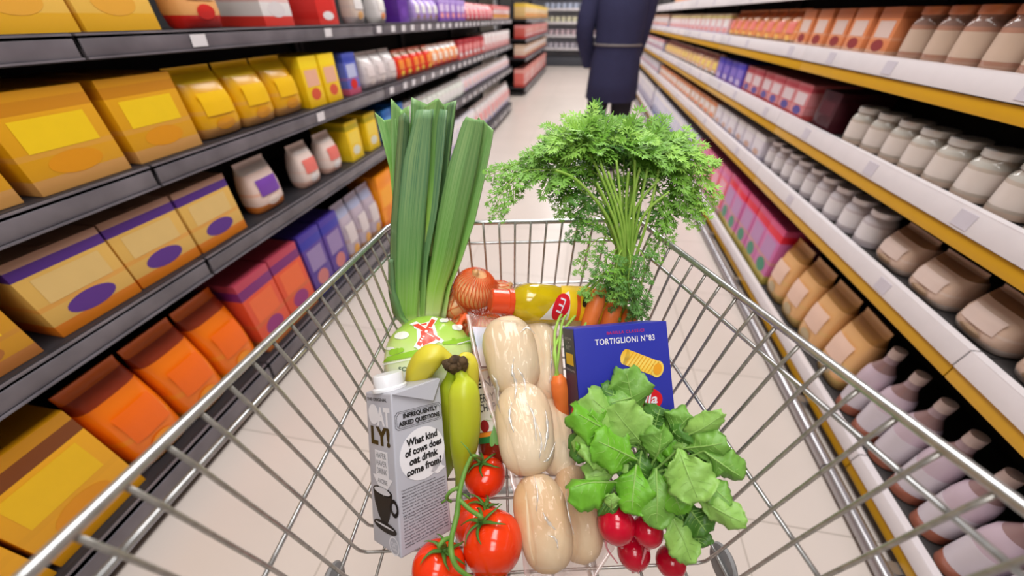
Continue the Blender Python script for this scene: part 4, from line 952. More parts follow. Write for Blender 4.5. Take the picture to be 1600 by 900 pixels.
def fnB(off):
    def f(x, y):                                                           # print drawn in units of the film's radius
        s = min(.97, math.hypot(x, y)); z = math.sqrt(1 - s * s); n = ML @ Vector((x, y, z)); return lc + n * LR * (lump(n) * 1.012 + .004 * noise.noise(n * 9) + off)
    return f
def zq(*pts): return [((x - 563) / 532, (602 - y) / 532) for x, y in pts]
mb = MB(); quad(mb, zq((30, 640), (440, 560), (450, 492), (110, 570)), fnB(.012), 10); quad(mb, zq((700, 440), (1045, 410), (1035, 330), (700, 408)), fnB(.012), 10)
for cx, cy, rx, ry in ((165, 520, 44, 36), (215, 510, 40, 34), (262, 500, 30, 26), (820, 372, 24, 12)): disc(mb, *zq((cx, cy))[0], rx / 532, ry / 532, fnB(.015), 18, rings=3)
mb.build('printed_hills', mat('hill_green', S(150, 204, 60), .25), let, lb_)
mb = MB(); quad(mb, zq((40, 668), (420, 590), (424, 580), (44, 652)), fnB(.017), 8); quad(mb, zq((860, 436), (1040, 378), (1040, 368), (860, 424)), fnB(.017), 8)
for cx, cy, rx, ry in ((712, 146, 52, 30), (868, 226, 68, 40), (250, 336, 84, 44), (120, 478, 60, 18), (420, 250, 40, 20)): disc(mb, *zq((cx, cy))[0], rx / 532, ry / 532, fnB(.012), 24, rings=4)
for cx, cy, rx, ry in ((690, 160, 30, 18), (742, 132, 26, 18), (840, 245, 40, 22), (905, 208, 34, 24), (210, 350, 40, 24)): disc(mb, *zq((cx, cy))[0], rx / 532, ry / 532, fnB(.0135), 18, rings=3)
mb.build('printed_clouds', mat('cloud_white', S(244, 248, 240), .25), let, lb_)
WM = [zq((352, 222), (420, 192), (690, 378), (662, 410)), zq((560, 130), (622, 150), (470, 470), (412, 446)), zq((430, 290), (590, 240), (640, 400), (452, 480)), zq((440, 214), (520, 184), (530, 214), (470, 240))]
mb = MB()
for q in WM:
    c = (sum(p[0] for p in q) / 4, sum(p[1] for p in q) / 4)
    quad(mb, [(c[0] + (x - c[0]) * 1.1 + .014 * (1 if x > c[0] else -1), c[1] + (y - c[1]) * 1.1 + .014 * (1 if y > c[1] else -1)) for x, y in q], fnB(.018), 8)
mb.build('windmill_outline', mat('cloud_white', S(244, 248, 240)), let, lb_)
mb = MB()
for q in (zq((455, 300), (580, 260), (618, 392), (490, 455)), zq((362, 226), (425, 208), (672, 380), (655, 400)), zq((566, 142), (612, 160), (465, 462), (425, 440)), zq((452, 216), (514, 194), (520, 212), (474, 232))): quad(mb, q, fnB(.023), 8)
mb.build('printed_windmill', mat('windmill_red', S(226, 78, 58), .25), let, lb_)
mb = MB(); disc(mb, *zq((517, 300))[0], .03, .03, fnB(.027), 14)
quad(mb, zq((530, 318), (600, 352), (596, 360), (526, 326)), fnB(.027), 3); quad(mb, zq((545, 250), (575, 262), (572, 270), (541, 258)), fnB(.027), 3)
for y in (350, 375, 400): quad(mb, zq((470 + (375 - y) * .5, y), (492 + (375 - y) * .5, y + 8), (486 + (375 - y) * .5, y + 20), (464 + (375 - y) * .5, y + 12)), fnB(.027), 2)
mb.build('windmill_details', mat('cloud_white', S(244, 248, 240)), let, lb_)
mb = MB(); put_text(mb, 'SO', *zq((290, 700))[0], .18, .085, fnB(.018), .01); mb.build('wrap_lettering', mat('deep_green_ink', S(40, 84, 60), .4), let, lb_)

# ------------------------------------------------------------------ ketchup bottle
kb, kt = C(779, 722, .534), C(749, 526, .592)
ax = (kt - kb).normalized(); kl = (kt - kb).length; KR = .0272
face = Vector((0, 0, CAM_H)) - (kb + kt) / 2; zf = (face - ax * face.dot(ax)).normalized(); xf = ax.cross(zf) * -1
if xf.x < 0: xf = -xf
MK = Matrix((xf, -zf, ax)).transposed().to_4x4()
ket = tag(empty('ketchup_bottle', None, M=RZ @ Matrix.Translation(kb) @ MK), 'cherry ketchup bottle with a white label, between the bananas and the bread bag', 'bottle')
MB().lathe([(KR * .86, 0), (KR, .006), (KR, .118), (KR * .96, .135), (KR * .8, .152), (KR * .55, .166), (KR * .47, .176)], None, 36).build('bottle_body', mat('ketchup_red', S(136, 38, 18), .12, noise_amt=.4, noise_scale=30., col2=S(96, 22, 12), coat=.4), ket, auto=60)
MB().lathe([(KR * .52, .172), (KR * .62, .174), (KR * .62, .196), (KR * .56, .199), (KR * .2, .2)], None, 28).build('cap', mat('cap_green', S(60, 136, 52), .35), ket, auto=40)
def fnK(off): return lambda x, y: Vector((math.sin(x / KR) * (KR + off), -math.cos(x / KR) * (KR + off), y))
mb = MB(); quad(mb, ((-.04, .045), (.04, .045), (.04, .118), (-.04, .118)), fnK(.0006), 14)
disc(mb, 0, .117, .03, .017, fnK(.0006), 24, 0, PI); mb.build('label', mat('label_cream', S(232, 228, 214), .4), ket)
mb = MB(); disc(mb, 0, .117, .028, .0155, fnK(.0010), 24, 0, PI, .84); mb.build('label_arch', mat('amber_ink', S(226, 160, 40), .4), ket)
mb = MB(); put_text(mb, 'HEINZ', -.004, .112, .04, .0115, fnK(.0012), .02); put_text(mb, 'CHERRY', -.009, .0915, .034, .012, fnK(.0012), .01); put_text(mb, 'KETCHUP', -.012, .078, .04, .011, fnK(.0012), .01)
mb.build('label_lettering', black_ink, ket)
mb = MB(); disc(mb, -.012, .053, .0066, .0085, fnK(.0012), 20, rings=2); mb.build('printed_tomato', mat('deep_red_ink', S(150, 30, 34), .4), ket)
mb = MB(); quad(mb, ((-.04, .030), (.0, .030), (.0, .0385), (-.04, .0385)), fnK(.0009), 8); mb.build('green_band', mat('band_green', S(40, 120, 60), .4), ket)
mb = MB(); quad(mb, ((-.04, .0385), (.0, .0385), (.0, .0445), (-.04, .0445)), fnK(.0009), 8); mb.build('orange_band', mat('band_orange', S(234, 140, 40), .4), ket)
mb = MB()
for cx, cy, rx, ry, rt in ((.004, .041, .0062, .016, -.15), (.0105, .043, .006, .014, .2), (-.002, .036, .0045, .012, -.35)): disc(mb, cx, cy, rx, ry, fnK(.0018), 20, rot=rt, rings=3)
disc(mb, .002, .0665, .003, .0052, fnK(.0016), 14, rot=-.6, rings=2)
for a, b in (((-.009, .061), (.006, .056)), ((.006, .070), (.006, .056))): quad(mb, (a, (a[0] + .0008, a[1] + .0004), (b[0] + .0008, b[1]), b), fnK(.0016), 3)
mb.build('printed_leaf', mat('leaf_print', S(110, 170, 70), .45), ket)

# ------------------------------------------------------------------ bananas
ban_b = C(722, 735, .5)
ban = cthing('banana_bunch', ban_b, 'bunch of greenish yellow bananas behind the oat drink carton', 'bananas')
def ban_mat(name, main_, end):
    return ramp_mat(name, [(0, end), (.12, main_), (.45, mixc(main_, S(226, 212, 60), .35)), (.82, main_), (1, end)], 'Y', 'UV', .42, wobble=.05)
def banana(pts, r, m, spin=0.):
    m2 = MB(); P = spline(pts, 7); n = len(P)
    rr = [lerp_list([.0065, .0075, .0085, r * .82, r * .98, r, r, r * .98, r * .9, r * .68, .0065, .004], i / (n - 1)) for i in range(n)]
    m2.tube(P, rr, 20, True, sq=lambda a: 1 + .045 * math.cos(5 * (a + spin)))
    o = m2.build('banana', m, ban, ban_b)
    MB().tube([P[-1], P[-1] + (P[-1] - P[-3]).normalized() * .006], [.0042, .0035], 8).build('banana_tip', mat('banana_tip', S(64, 48, 30), .7), o, ban_b)
gy = ban_mat('banana_green', S(176, 194, 36), S(140, 172, 36)); yy_ = ban_mat('banana_yellow', S(214, 202, 60), S(170, 186, 50)); dg_ = ban_mat('banana_deep', S(150, 176, 26), S(120, 156, 30))
cr = [C(712, 572, .475), C(708, 562, .480)]
banana([C(718, 578, .476), C(722, 592, .472), C(725, 620, .468), C(726, 665, .472), C(723, 715, .484), C(716, 758, .495)], .0198, gy)
banana([C(708, 578, .482), C(705, 594, .486), C(702, 625, .496), C(700, 670, .508), C(699, 720, .516), C(696, 745, .520)], .0172, dg_)
banana([C(706, 570, .478), C(694, 558, .476), C(672, 560, .476), C(656, 582, .490), C(651, 606, .503), C(654, 630, .515)], .0182, yy_, .5)
banana([C(719, 568, .482), C(726, 560, .486), C(730, 578, .494), C(729, 615, .502), C(726, 665, .508), C(722, 715, .516)], .0165, yy_, .3)
m2 = MB()
for q in range(9):
    a = q * .7; c = C(712 + 9 * math.cos(a), 570 + 5 * math.sin(a), .476 + .003 * math.sin(a * 2))
    m2.tube([c, c + Vector((random.uniform(-.005, .005), -.004, .008)), c + Vector((random.uniform(-.009, .009), -.008, .008 + random.uniform(-.003, .004)))], [.0085, .0068, .003], 7)
m2.tube([C(700, 566, .483), C(713, 571, .477), C(728, 577, .479)], [.0085, .013, .009], 10)
m2.build('crown', mat('banana_crown', S(106, 82, 52), .85, noise_amt=.9, noise_scale=90., col2=S(46, 34, 24), bump=.6, bump_scale=180.), ban, ban_b)

# ------------------------------------------------------------------ leeks
def leek_d(v): return -.010 + (lambda L: L[0][1] if v <= L[0][0] else next((a[1] + (b[1] - a[1]) * (v - a[0]) / (b[0] - a[0]) for a, b in zip(L, L[1:]) if v <= b[0]), L[-1][1]))([(100, .52), (152, .535), (345, .592), (471, .634), (569, .672)])
def leaf_ramp(name, top, mid_, low):
    return ramp_mat(name, [(0, S(236, 240, 206)), (.06, S(206, 226, 140)), (.17, low), (.40, mid_), (.72, top), (1, top)], 'Y', 'UV', .42, stripe=(0, 38., S(176, 206, 140), .5))
lk_shaded = leaf_ramp('leek_shaded', S(84, 128, 98), S(76, 132, 74), S(146, 192, 78)); lk_mid = leaf_ramp('leek_mid', S(112, 160, 96), S(100, 164, 66), S(156, 206, 80)); lk_lite = leaf_ramp('leek_light', S(128, 180, 104), S(118, 184, 72), S(166, 214, 84))
lk_lit = leaf_ramp('leek_lit', S(98, 146, 104), S(96, 156, 78), S(150, 200, 80))
lk_side = leaf_ramp('leek_side', S(72, 112, 84), S(70, 118, 72), S(112, 164, 80))
def leek_leaf(path, m, root, base, dd=0., fold=.5, n=26, tipcut=0.):
    """path: rows of left edge, ridge, right edge seen from the handle; fold lifts the ridge by a share of the half width"""
    rows = []
    def at(k, t):
        return [lerp_list([p[k][i] for p in path], t) for i in (0, 1)]
    for i in range(n + 1):
        t = i / n; l, c, r = at(0, t), at(1, t), at(2, t); row = []
        for j in range(9):
            s = j / 8
            if s <= .5: u = l[0] + (c[0] - l[0]) * s * 2; v = l[1] + (c[1] - l[1]) * s * 2
            else: u = c[0] + (r[0] - c[0]) * (s - .5) * 2; v = c[1] + (r[1] - c[1]) * (s - .5) * 2
            hw = abs(r[0] - l[0]) / 2 * .58 / F_PX
            lift = hw * fold * 1.5 * (1 - abs(2 * s - 1))
            row.append(C(u, v, leek_d(v) + dd - lift + .0012 * math.sin(t * 9 + s * 3)))
        rows.append(row)
    m2 = MB(); m2.grid(rows); o = m2.build('leaf', m, root, base, solid=.0016, auto=24)
    return o
lkA_b = C(654, 560, leek_d(560)); lkB_b = C(684, 560, leek_d(560))
lkA = cthing('leek', lkA_b, 'dark bluish green leek, the left and wider of the two standing in the trolley', 'leek')
lkB = cthing('leek', lkB_b, 'paler green leek, the right one of the two, leaning over the onion net', 'leek')
shaft_m = ramp_mat('leek_shaft', [(0, S(240, 240, 224)), (.55, S(226, 236, 180)), (1, S(176, 210, 104))], 'Y', 'UV', .4, stripe=(0, 40., S(150, 190, 100), .35))
def shaft(root, base, pts, r):
    m2 = MB(); P = spline([C(u, v, leek_d(v) + .014) for u, v in pts], 6); m2.tube(P, [lerp_list([r * .7, r * .98, r, r, r * 1.05, r * .85], i / (len(P) - 1)) for i in range(len(P))], 22); m2.build('shaft', shaft_m, root, base)
    m2 = MB(); c = P[0]
    for q in range(14):
        a = q * 2.4; e = c + Vector((.014 * math.cos(a), .014 * math.sin(a), 0)) * random.uniform(.4, 1)
        m2.tube([c + (e - c) * .4, e + Vector((0, 0, -.003)), e + Vector((.004 * math.cos(a), .004 * math.sin(a), -.008 * random.random()))], [.0008, .0007, .0003], 5)
    m2.build('roots', mat('leek_roots', S(206, 192, 158), .8), root, base)
shaft(lkA, lkA_b, [(656, 572), (652, 540), (650, 500), (648, 450), (648, 400)], .0205)
shaft(lkB, lkB_b, [(683, 574), (682, 540), (683, 500), (688, 460), (698, 415)], .0172)
leek_leaf([((630, 505), (640, 505), (652, 505)), ((620, 480), (636, 490), (652, 486)), ((618, 420), (638, 420), (658, 410)), ((621, 340), (643, 330), (665, 330)), ((630, 255), (651, 250), (672, 250)), ((651, 172), (662, 171), (675, 172))], lk_lit, lkA, lkA_b, -.013, .25)  # left half of the front leaf, lighter green painted as its lit facet
leek_leaf([((642, 505), (652, 505), (664, 503)), ((644, 486), (654, 490), (664, 486)), ((650, 410), (659, 420), (668, 410)), ((657, 330), (670, 330), (683, 330)), ((664, 250), (678, 246), (692, 250)), ((671, 171), (685, 170), (699, 172))], lk_shaded, lkA, lkA_b, -.008, -.45)  # right half of the same leaf, its shade painted in as darker green
leek_leaf([((640, 490), (650, 488), (662, 490)), ((630, 400), (655, 400), (674, 400)), ((634, 300), (664, 300), (696, 300)), ((640, 220), (676, 222), (704, 222)), ((643, 152), (678, 168), (713, 157))], lk_mid, lkA, lkA_b, .014, -.35)
leek_leaf([((616, 490), (628, 490), (640, 490)), ((610, 400), (622, 400), (634, 400)), ((614, 300), (624, 300), (640, 300)), ((612, 225), (628, 230), (641, 225)), ((611, 154), (628, 172), (639, 166))], lk_lite, lkA, lkA_b, .006, -.6)
leek_leaf([((616, 330), (619, 330), (622, 330)), ((609, 265), (616, 265), (624, 265)), ((598, 220), (609, 222), (622, 220)), ((586, 176), (600, 188), (618, 184))], lk_lite, lkA, lkA_b, .012, -.5)
leek_leaf([((616, 500), (622, 500), (630, 500)), ((609, 440), (618, 440), (628, 440)), ((611, 350), (620, 350), (630, 350)), ((618, 260), (627, 260), (636, 260)), ((624, 182), (632, 176), (639, 184))], lk_side, lkA, lkA_b, -.004, .8)
leek_leaf([((632, 512), (640, 512), (650, 510)), ((614, 490), (624, 494), (634, 498)), ((607, 455), (612, 455), (618, 455)), ((607, 405), (610, 405), (614, 405))], lk_side, lkA, lkA_b, -.016, .6)
leek_leaf([((655, 480), (662, 480), (668, 480)), ((668, 380), (677, 380), (684, 380)), ((684, 280), (692, 280), (699, 280)), ((694, 200), (702, 200), (709, 200)), ((699, 166), (706, 160), (713, 158))], lk_side, lkA, lkA_b, .018, .5)
leek_leaf([((654, 400), (664, 400), (674, 400)), ((655, 300), (668, 300), (684, 300)), ((660, 200), (676, 200), (690, 200)), ((664, 166), (684, 153), (694, 166))], lk_lite, lkA, lkA_b, .006, .5)
leek_leaf([((664, 500), (674, 500), (686, 500)), ((667, 450), (680, 455), (696, 450)), ((674, 410), (692, 412), (711, 410)), ((686, 345), (706, 345), (727, 345)), ((700, 270), (722, 272), (744, 272)), ((718, 205), (738, 209), (754, 210)), ((728, 183), (742, 186), (756, 188))], lk_mid, lkB, lkB_b, -.012, .3)
leek_leaf([((674, 500), (686, 500), (696, 500)), ((688, 450), (696, 452), (704, 450)), ((704, 410), (712, 411), (720, 410)), ((720, 345), (731, 345), (742, 345)), ((738, 272), (748, 274), (758, 275)), ((752, 208), (761, 214), (769, 218)), ((755, 187), (763, 196), (771, 203))], lk_lite, lkB, lkB_b, -.008, -.45)  # right half of this leek's front leaf, paler green painted as the lit facet
leek_leaf([((672, 490), (682, 490), (690, 490)), ((682, 400), (696, 402), (716, 400)), ((700, 300), (722, 300), (752, 300)), ((722, 205), (742, 205), (764, 205)), ((729, 182), (744, 190), (748, 183))], lk_mid, lkB, lkB_b, .010, -.45)
leek_leaf([((668, 480), (674, 480), (680, 480)), ((672, 420), (682, 420), (692, 420)), ((684, 340), (696, 340), (706, 340)), ((700, 262), (714, 262), (724, 262)), ((724, 190), (732, 183), (738, 190))], lk_mid, lkB, lkB_b, -.004, .55)

# ------------------------------------------------------------------ onions in an orange net
onion_m = ramp_mat('onion_skin', [(0, S(214, 150, 90)), (.3, S(236, 150, 90)), (.6, S(246, 184, 128)), (.9, S(244, 196, 140)), (1, S(206, 150, 90))], 'Z', 'Generated', .3, stripe=None)
ONI = [(742, 452, .628, .0365, (.1, -.2, 1), 'round onion at the top of the orange net'), (713, 476, .652, .0275, (-.5, 0, .8), 'onion in the orange net beside the pale leek'), (780, 463, .664, .0290, (.6, .1, .7), 'onion in the orange net behind the orange bottle cap'),
       (724, 512, .655, .0260, (-.2, -.6, .5), 'onion low in the orange net above the lettuce'), (764, 514, .645, .0275, (.3, -.5, .6), 'onion low in the orange net above the bread bag'), (795, 510, .690, .0260, (0, .3, .8), 'onion hidden deepest in the orange net')]
ocs = []
for u, v, d, r, axv, lb in ONI:
    c = C(u, v, d); M = pose(axv); o = tag(empty('onion', None, M=RZ @ Matrix.Translation(c)), lb, 'onion', 'onions in the orange net'); ocs.append((c, r))
    pr2 = [(r * .05, -r * .93), (r * .3, -r * .9)] + [(r * math.cos(a) ** .92, r * .88 * math.sin(a)) for a in [(-.38 + .78 * i / 14) * PI for i in range(14)]] + [(r * .22, r * .95), (r * .12, r * 1.06), (r * .15, r * 1.2), (r * .05, r * 1.24)]
    MB().lathe(pr2, M, 32, fn=lambda p, a, i, r=r: Vector((p.x * (1 + .004 * math.sin(7 * a)), p.y * (1 + .004 * math.sin(7 * a)), p.z))).build('onion_bulb', onion_m, o)
nc = sum((c for c, r in ocs), Vector()) / len(ocs); nb_ = nc - Vector((0, 0, .06))
net = cthing('onion_net', nb_, 'orange mesh net around onions at the front of the trolley beside the oil bottle', 'net bag')
def net_r(n):
    best = .02
    for c, r in ocs:
        q = c - nc; b = n.dot(q); dd = q.length_squared - b * b; R_2 = (r * 1.02) ** 2
        if dd < R_2: best = max(best, b + math.sqrt(R_2 - dd))
    return best
_cache = {}
NA, NB = 48, 30
for i in range(NB + 1):
    for j in range(NA):
        a = -PI / 2 + PI * i / NB; b = 2 * PI * j / NA; n = Vector((math.cos(a) * math.cos(b), math.cos(a) * math.sin(b), math.sin(a))); _cache[i, j] = net_r(n)
for _ in range(2):
    q = {}
    for i in range(NB + 1):
        for j in range(NA):
            nb4 = [_cache[max(0, i - 1), j], _cache[min(NB, i + 1), j], _cache[i, (j - 1) % NA], _cache[i, (j + 1) % NA]]; q[i, j] = max(_cache[i, j], sum(nb4) / 4)
    _cache = q
def net_p(i, j):
    x = (j % NA); j0 = int(x); f_ = x - j0; i0 = min(int(i), NB - 1); g_ = i - i0
    r = (_cache[i0, j0] * (1 - f_) + _cache[i0, (j0 + 1) % NA] * f_) * (1 - g_) + (_cache[i0 + 1, j0] * (1 - f_) + _cache[i0 + 1, (j0 + 1) % NA] * f_) * g_
    a = -PI / 2 + PI * i / NB; b = 2 * PI * x / NA; return nc + Vector((math.cos(a) * math.cos(b), math.cos(a) * math.sin(b), math.sin(a))) * (r + .0008)
m2 = MB()
for s in range(34):
    for dr in (1, -1):
        m2.tube([net_p(NB * q / 44, s * NA / 34 + dr * 9 * q / 44) for q in range(2, 43)], .0006, 4, False)
m2.build('net_mesh', mat('net_orange', S(248, 104, 44), .4), net, nb_)
kn = C(722, 500, .600)
m2 = MB(); m2.tube(spline([nc + (kn - nc) * .85, kn, kn + Vector((-.006, -.008, -.012)), kn + Vector((-.01, -.006, -.026))], 5), [.009] * 4 + [.0045] * 4 + [.008] * 4 + [.011] * 4, 12, sq=lambda a: 1 + .2 * math.cos(6 * a)); m2.build('net_knot', mat('net_bunched', S(238, 100, 44), .5), net, nb_)

# ------------------------------------------------------------------ oil bottle lying on its side
ob, ot = C(958, 484, .606), C(766, 470, .552)
ax = (ot - ob).normalized(); OL = (ot - ob).length; OR = .0335
upv = (Vector((0, -.6, .8)) - ax * Vector((0, -.6, .8)).dot(ax)).normalized(); sv = upv.cross(ax)
MO = Matrix((sv, upv, ax)).transposed().to_4x4()
oil = tag(empty('oil_bottle', None, M=RZ @ Matrix.Translation(ob) @ MO), 'bottle of golden oil with orange cap lying on its side at the trolley front', 'bottle')
oil_m = mat('golden_oil', S(236, 206, 24), .05, noise_amt=.7, noise_scale=26., col2=S(196, 166, 10), trans=.3, ior=1.36, coat=.8)
bl = OL - .03
MB().lathe([(OR * .85, 0), (OR, .006), (OR, bl * .2), (OR * .94, bl * .24), (OR * .94, bl * .58), (OR, bl * .62), (OR, bl * .80), (OR * .95, bl * .87), (OR * .78, bl * .94), (OR * .52, bl * .985), (OR * .46, bl)], None, 40,
          fn=lambda p, a, i: Vector((p.x * (1 + .022 * math.cos(8 * a)), p.y * (1 + .022 * math.cos(8 * a)), p.z))).build('bottle_body', oil_m, oil)
MB().lathe([(OR * .5, bl - .006), (OR * .62, bl - .004), (OR * .62, bl + .003), (OR * .575, bl + .004), (OR * .56, OL - .002), (OR * .5, OL), (OR * .2, OL)], None, 40, fn=lambda p, a, i: Vector((p.x * (1 + .012 * math.cos(30 * a)), p.y * (1 + .012 * math.cos(30 * a)), p.z)) if i in (3, 4) else p).build('cap', mat('cap_orange', S(244, 84, 40), .22, trans=.15, coat=.3), oil, auto=40)
def fnO(off): return lambda x, y: Vector((math.sin(x / OR) * (OR + off), math.cos(x / OR) * (OR + off), y))
# x runs round the bottle, y along it; the lettering is read along the bottle
lx = -.004
mb = MB(); quad(mb, ((lx - .04, bl * .26), (lx + .034, bl * .26), (lx + .034, bl * .64), (lx - .026, bl * .57)), fnO(.0008), 14); mb.build('label', mat('oil_label', S(246, 206, 30), .35), oil)
mb = MB(); quad(mb, ((lx - .012, bl * .52), (lx + .034, bl * .52), (lx + .036, bl * .77), (lx + .002, bl * .64)), fnO(.0012), 12); mb.build('label_white', mat('oil_white', S(238, 232, 226), .35), oil)
mb = MB(); disc(mb, lx + .014, bl * .60, .022, .0125, fnO(.0016), 28, rot=.35, rings=3); mb.build('red_oval', mat('logo_red', S(216, 26, 40)), oil)
mb = MB(); put_text(mb, 'LLI', lx + .012, bl * .602, .022, .0085, fnO(.0020), .02, .35); mb.build('oval_lettering', white_ink, oil)
mb = MB(); disc(mb, lx + .002, bl * .37, .011, .0055, fnO(.0014), 16, rot=.5, rings=2); disc(mb, lx - .008, bl * .34, .008, .0045, fnO(.0014), 16, rot=-.7, rings=2); disc(mb, lx + .013, bl * .33, .007, .004, fnO(.0014), 14, rot=.1, rings=2); mb.build('printed_olives', mat('olive_ink', S(52, 40, 22), .4), oil)
mb = MB(); quad(mb, ((lx - .01, bl * .42), (lx + .034, bl * .42), (lx + .034, bl * .455), (lx - .005, bl * .455)), fnO(.0014), 8); mb.build('label_stripe', mat('oil_stripe', S(232, 96, 32), .4), oil)

# ------------------------------------------------------------------ bunch of carrots
car_m = mat('carrot_orange', S(238, 128, 58), .45, noise_amt=.5, noise_scale=50., col2=S(226, 104, 38), bump=.2, bump_scale=90.)
stalk_m = mat('carrot_stalk', S(166, 206, 90), .45, noise_amt=.5, noise_scale=60., col2=S(122, 172, 58))
fr_a = mat('carrot_leaf', S(122, 174, 60), .5, noise_amt=.7, noise_scale=70., col2=S(98, 154, 46))
fr_b = mat('carrot_leaf_light', S(152, 200, 80), .5, noise_amt=.6, noise_scale=70., col2=S(116, 176, 56))
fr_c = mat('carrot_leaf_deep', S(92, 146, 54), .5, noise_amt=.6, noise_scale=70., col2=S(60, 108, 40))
cb = C(925, 560, .62)
cbn = cthing('carrot_bunch', cb, 'bunch of carrots with tall feathery green tops over the right front of the trolley', 'carrots')
def carrot(pts, r):
    m2 = MB(); P = spline(pts, 8); n = len(P)
    m2.tube(P, [lerp_list([r * .45, r * .88, r, r * .96, r * .86, r * .7, r * .5, r * .25, .001], i / (n - 1)) * (1 + .02 * math.sin(i * 2.1)) for i in range(n)], 18); o = m2.build('carrot', car_m, cbn, cb)
    return o
carrot([C(871, 586, .500), C(876, 610, .502), C(882, 650, .512), C(884, 690, .522), C(884, 720, .530)], .0128)
carrot([C(942, 446, .556), C(930, 478, .552), C(916, 520, .556), C(905, 570, .568), C(898, 610, .578)], .0128)
carrot([C(964, 470, .566), C(952, 500, .566), C(942, 545, .574), C(932, 590, .584)], .013)
carrot([C(986, 480, .578), C(978, 520, .582), C(968, 570, .592), C(960, 600, .60)], .012)
def leaflet(mb, p, d, up, L_):
    """one small leaflet of three narrow lobes"""
    d = d.normalized(); s = d.cross(up)
    s = s.normalized() if s.length > 1e-6 else d.orthogonal().normalized()
    nrm = s.cross(d).normalized(); w_ = L_ * .115
    mb.add([p, p + d * L_ * .5 + s * w_, p + d * L_ + nrm * L_ * .06, p + d * L_ * .55 - s * w_], [(0, 1, 2, 3)])
    for q in (-1, 1):
        e = (d * .8 + s * q * .62).normalized(); f_ = e.cross(nrm); p2 = p + d * L_ * .26; l2 = L_ * .62
        mb.add([p2, p2 + e * l2 * .5 + f_ * w_ * .8, p2 + e * l2, p2 + e * l2 * .5 - f_ * w_ * .8], [(0, 1, 2, 3)])
def frond(px, m, start=.35, size=1., rs=.0017, dens=1., spread=1.):
    P = spline([C(u, v + max(0, 238 - v) * .42, d) for u, v, d in px], 8); n = len(P)
    m2 = MB(); m2.tube(P, [rs * (1 - .75 * i / (n - 1)) for i in range(n)], 6); st = m2.build('stalk', stalk_m, cbn, cb)
    mb = MB(); up0 = Vector((0, -.5, 1))
    L_tot = sum((P[i + 1] - P[i]).length for i in range(n - 1)); steps = max(5, int(L_tot * (1 - start) / .0150 * dens))
    for k in range(steps):
        t = start + (1 - start) * (k + .5) / steps; x = t * (n - 1); i = min(int(x), n - 2); p = P[i].lerp(P[i + 1], x - i); d = (P[i + 1] - P[i]).normalized()
        sidev = d.cross(up0)
        if sidev.length < .05: sidev = d.orthogonal()
        sidev.normalize(); tt = (t - start) / (1 - start)
        bl_ = (.034 * (1 - tt) ** .7 + .008) * size * random.uniform(.75, 1.2) * min(1, .45 + tt * 3)
        for sg in (-1, 1):
            tw = Matrix.Rotation(random.uniform(-.9, .9) * spread, 3, d)
            bd = (tw @ (sidev * sg) * .8 + d * .75 + Vector((0, 0, -.18))).normalized(); nn = max(3, int(bl_ / .0062))
            q = p.copy(); cur = bd; pts = [q.copy()]
            for z in range(nn):
                cur = (cur + Vector((random.uniform(-.1, .1), random.uniform(-.1, .1), -.06))).normalized(); q = q + cur * bl_ / nn; pts.append(q.copy())
                ll = bl_ * .42 * (1 - .5 * z / nn) + .0032
                sv2 = cur.cross(up0); sv2 = sv2.normalized() if sv2.length > .05 else cur.orthogonal().normalized()
                for s2 in (-1, 1):
                    leaflet(mb, q, (sv2 * s2 * .75 + cur * .8 + Vector((0, random.uniform(-.35, .35), random.uniform(-.35, .35)))), up0, ll * random.uniform(.8, 1.2))
            leaflet(mb, q, cur, up0, bl_ * .3 + .003)
            mb.tube(pts, [.0006] * len(pts), 3, False)
    mb.build('leaf', m, st, cb, smooth=False)
H0 = (962, 490, .592)
def fan(x, y, d): return [(948 + (x - 960) * .12, 500, .596), (964 + (x - 960) * .12, 430, .572), (968 + (x - 960) * .22, 370, .556), (x, y, d)]
frond(fan(955, 300, .535) + [(915, 262, .52), (868, 265, .512), (820, 268, .508), (785, 300, .506), (776, 336, .508)], fr_a, .5, 1.0)
frond(fan(930, 290, .535) + [(885, 262, .525), (835, 250, .52), (792, 262, .52), (764, 274, .52)], fr_a, .5, .9)
frond(fan(925, 270, .53) + [(898, 225, .515), (870, 205, .51), (842, 226, .51), (826, 250, .512)], fr_a, .48, 1.1)
frond(fan(930, 250, .528) + [(912, 205, .512), (908, 180, .506), (900, 172, .502)], fr_b, .45, 1.25)
frond(fan(940, 262, .53) + [(930, 220, .515), (925, 190, .508), (920, 172, .504)], fr_a, .45, 1.1)
frond(fan(950, 270, .53) + [(935, 215, .512), (905, 190, .505), (876, 196, .502), (862, 222, .502)], fr_b, .45, 1.2)
frond(fan(965, 262, .53) + [(960, 225, .515), (940, 205, .508), (915, 215, .505)], fr_a, .42, 1.2)
frond(fan(985, 262, .53) + [(988, 215, .515), (985, 195, .51), (990, 188, .508), (1006, 196, .508), (1010, 216, .508)], fr_b, .5, .95)
frond(fan(990, 270, .532) + [(1005, 230, .52), (1030, 215, .515), (1060, 224, .515), (1088, 244, .516), (1106, 258, .518)], fr_b, .45, 1.15)
frond(fan(1000, 280, .532) + [(1030, 245, .52), (1065, 242, .518), (1090, 270, .52), (1096, 310, .524), (1088, 348, .53)], fr_b, .48, 1.1)
frond(fan(1000, 290, .535) + [(1035, 262, .525), (1062, 280, .525), (1070, 310, .528), (1090, 330, .53)], fr_a, .48, 1.0)
frond(fan(1010, 300, .54) + [(1030, 300, .535), (1040, 330, .535), (1035, 370, .54), (1020, 400, .545)], fr_a, .5, 1.0)
frond(fan(995, 260, .53) + [(1010, 225, .515), (1035, 232, .51), (1050, 256, .51)], fr_a, .42, 1.2)
frond(fan(975, 250, .53) + [(975, 222, .515), (995, 222, .51), (1018, 246, .51), (1025, 276, .512)], fr_a, .42, 1.15)
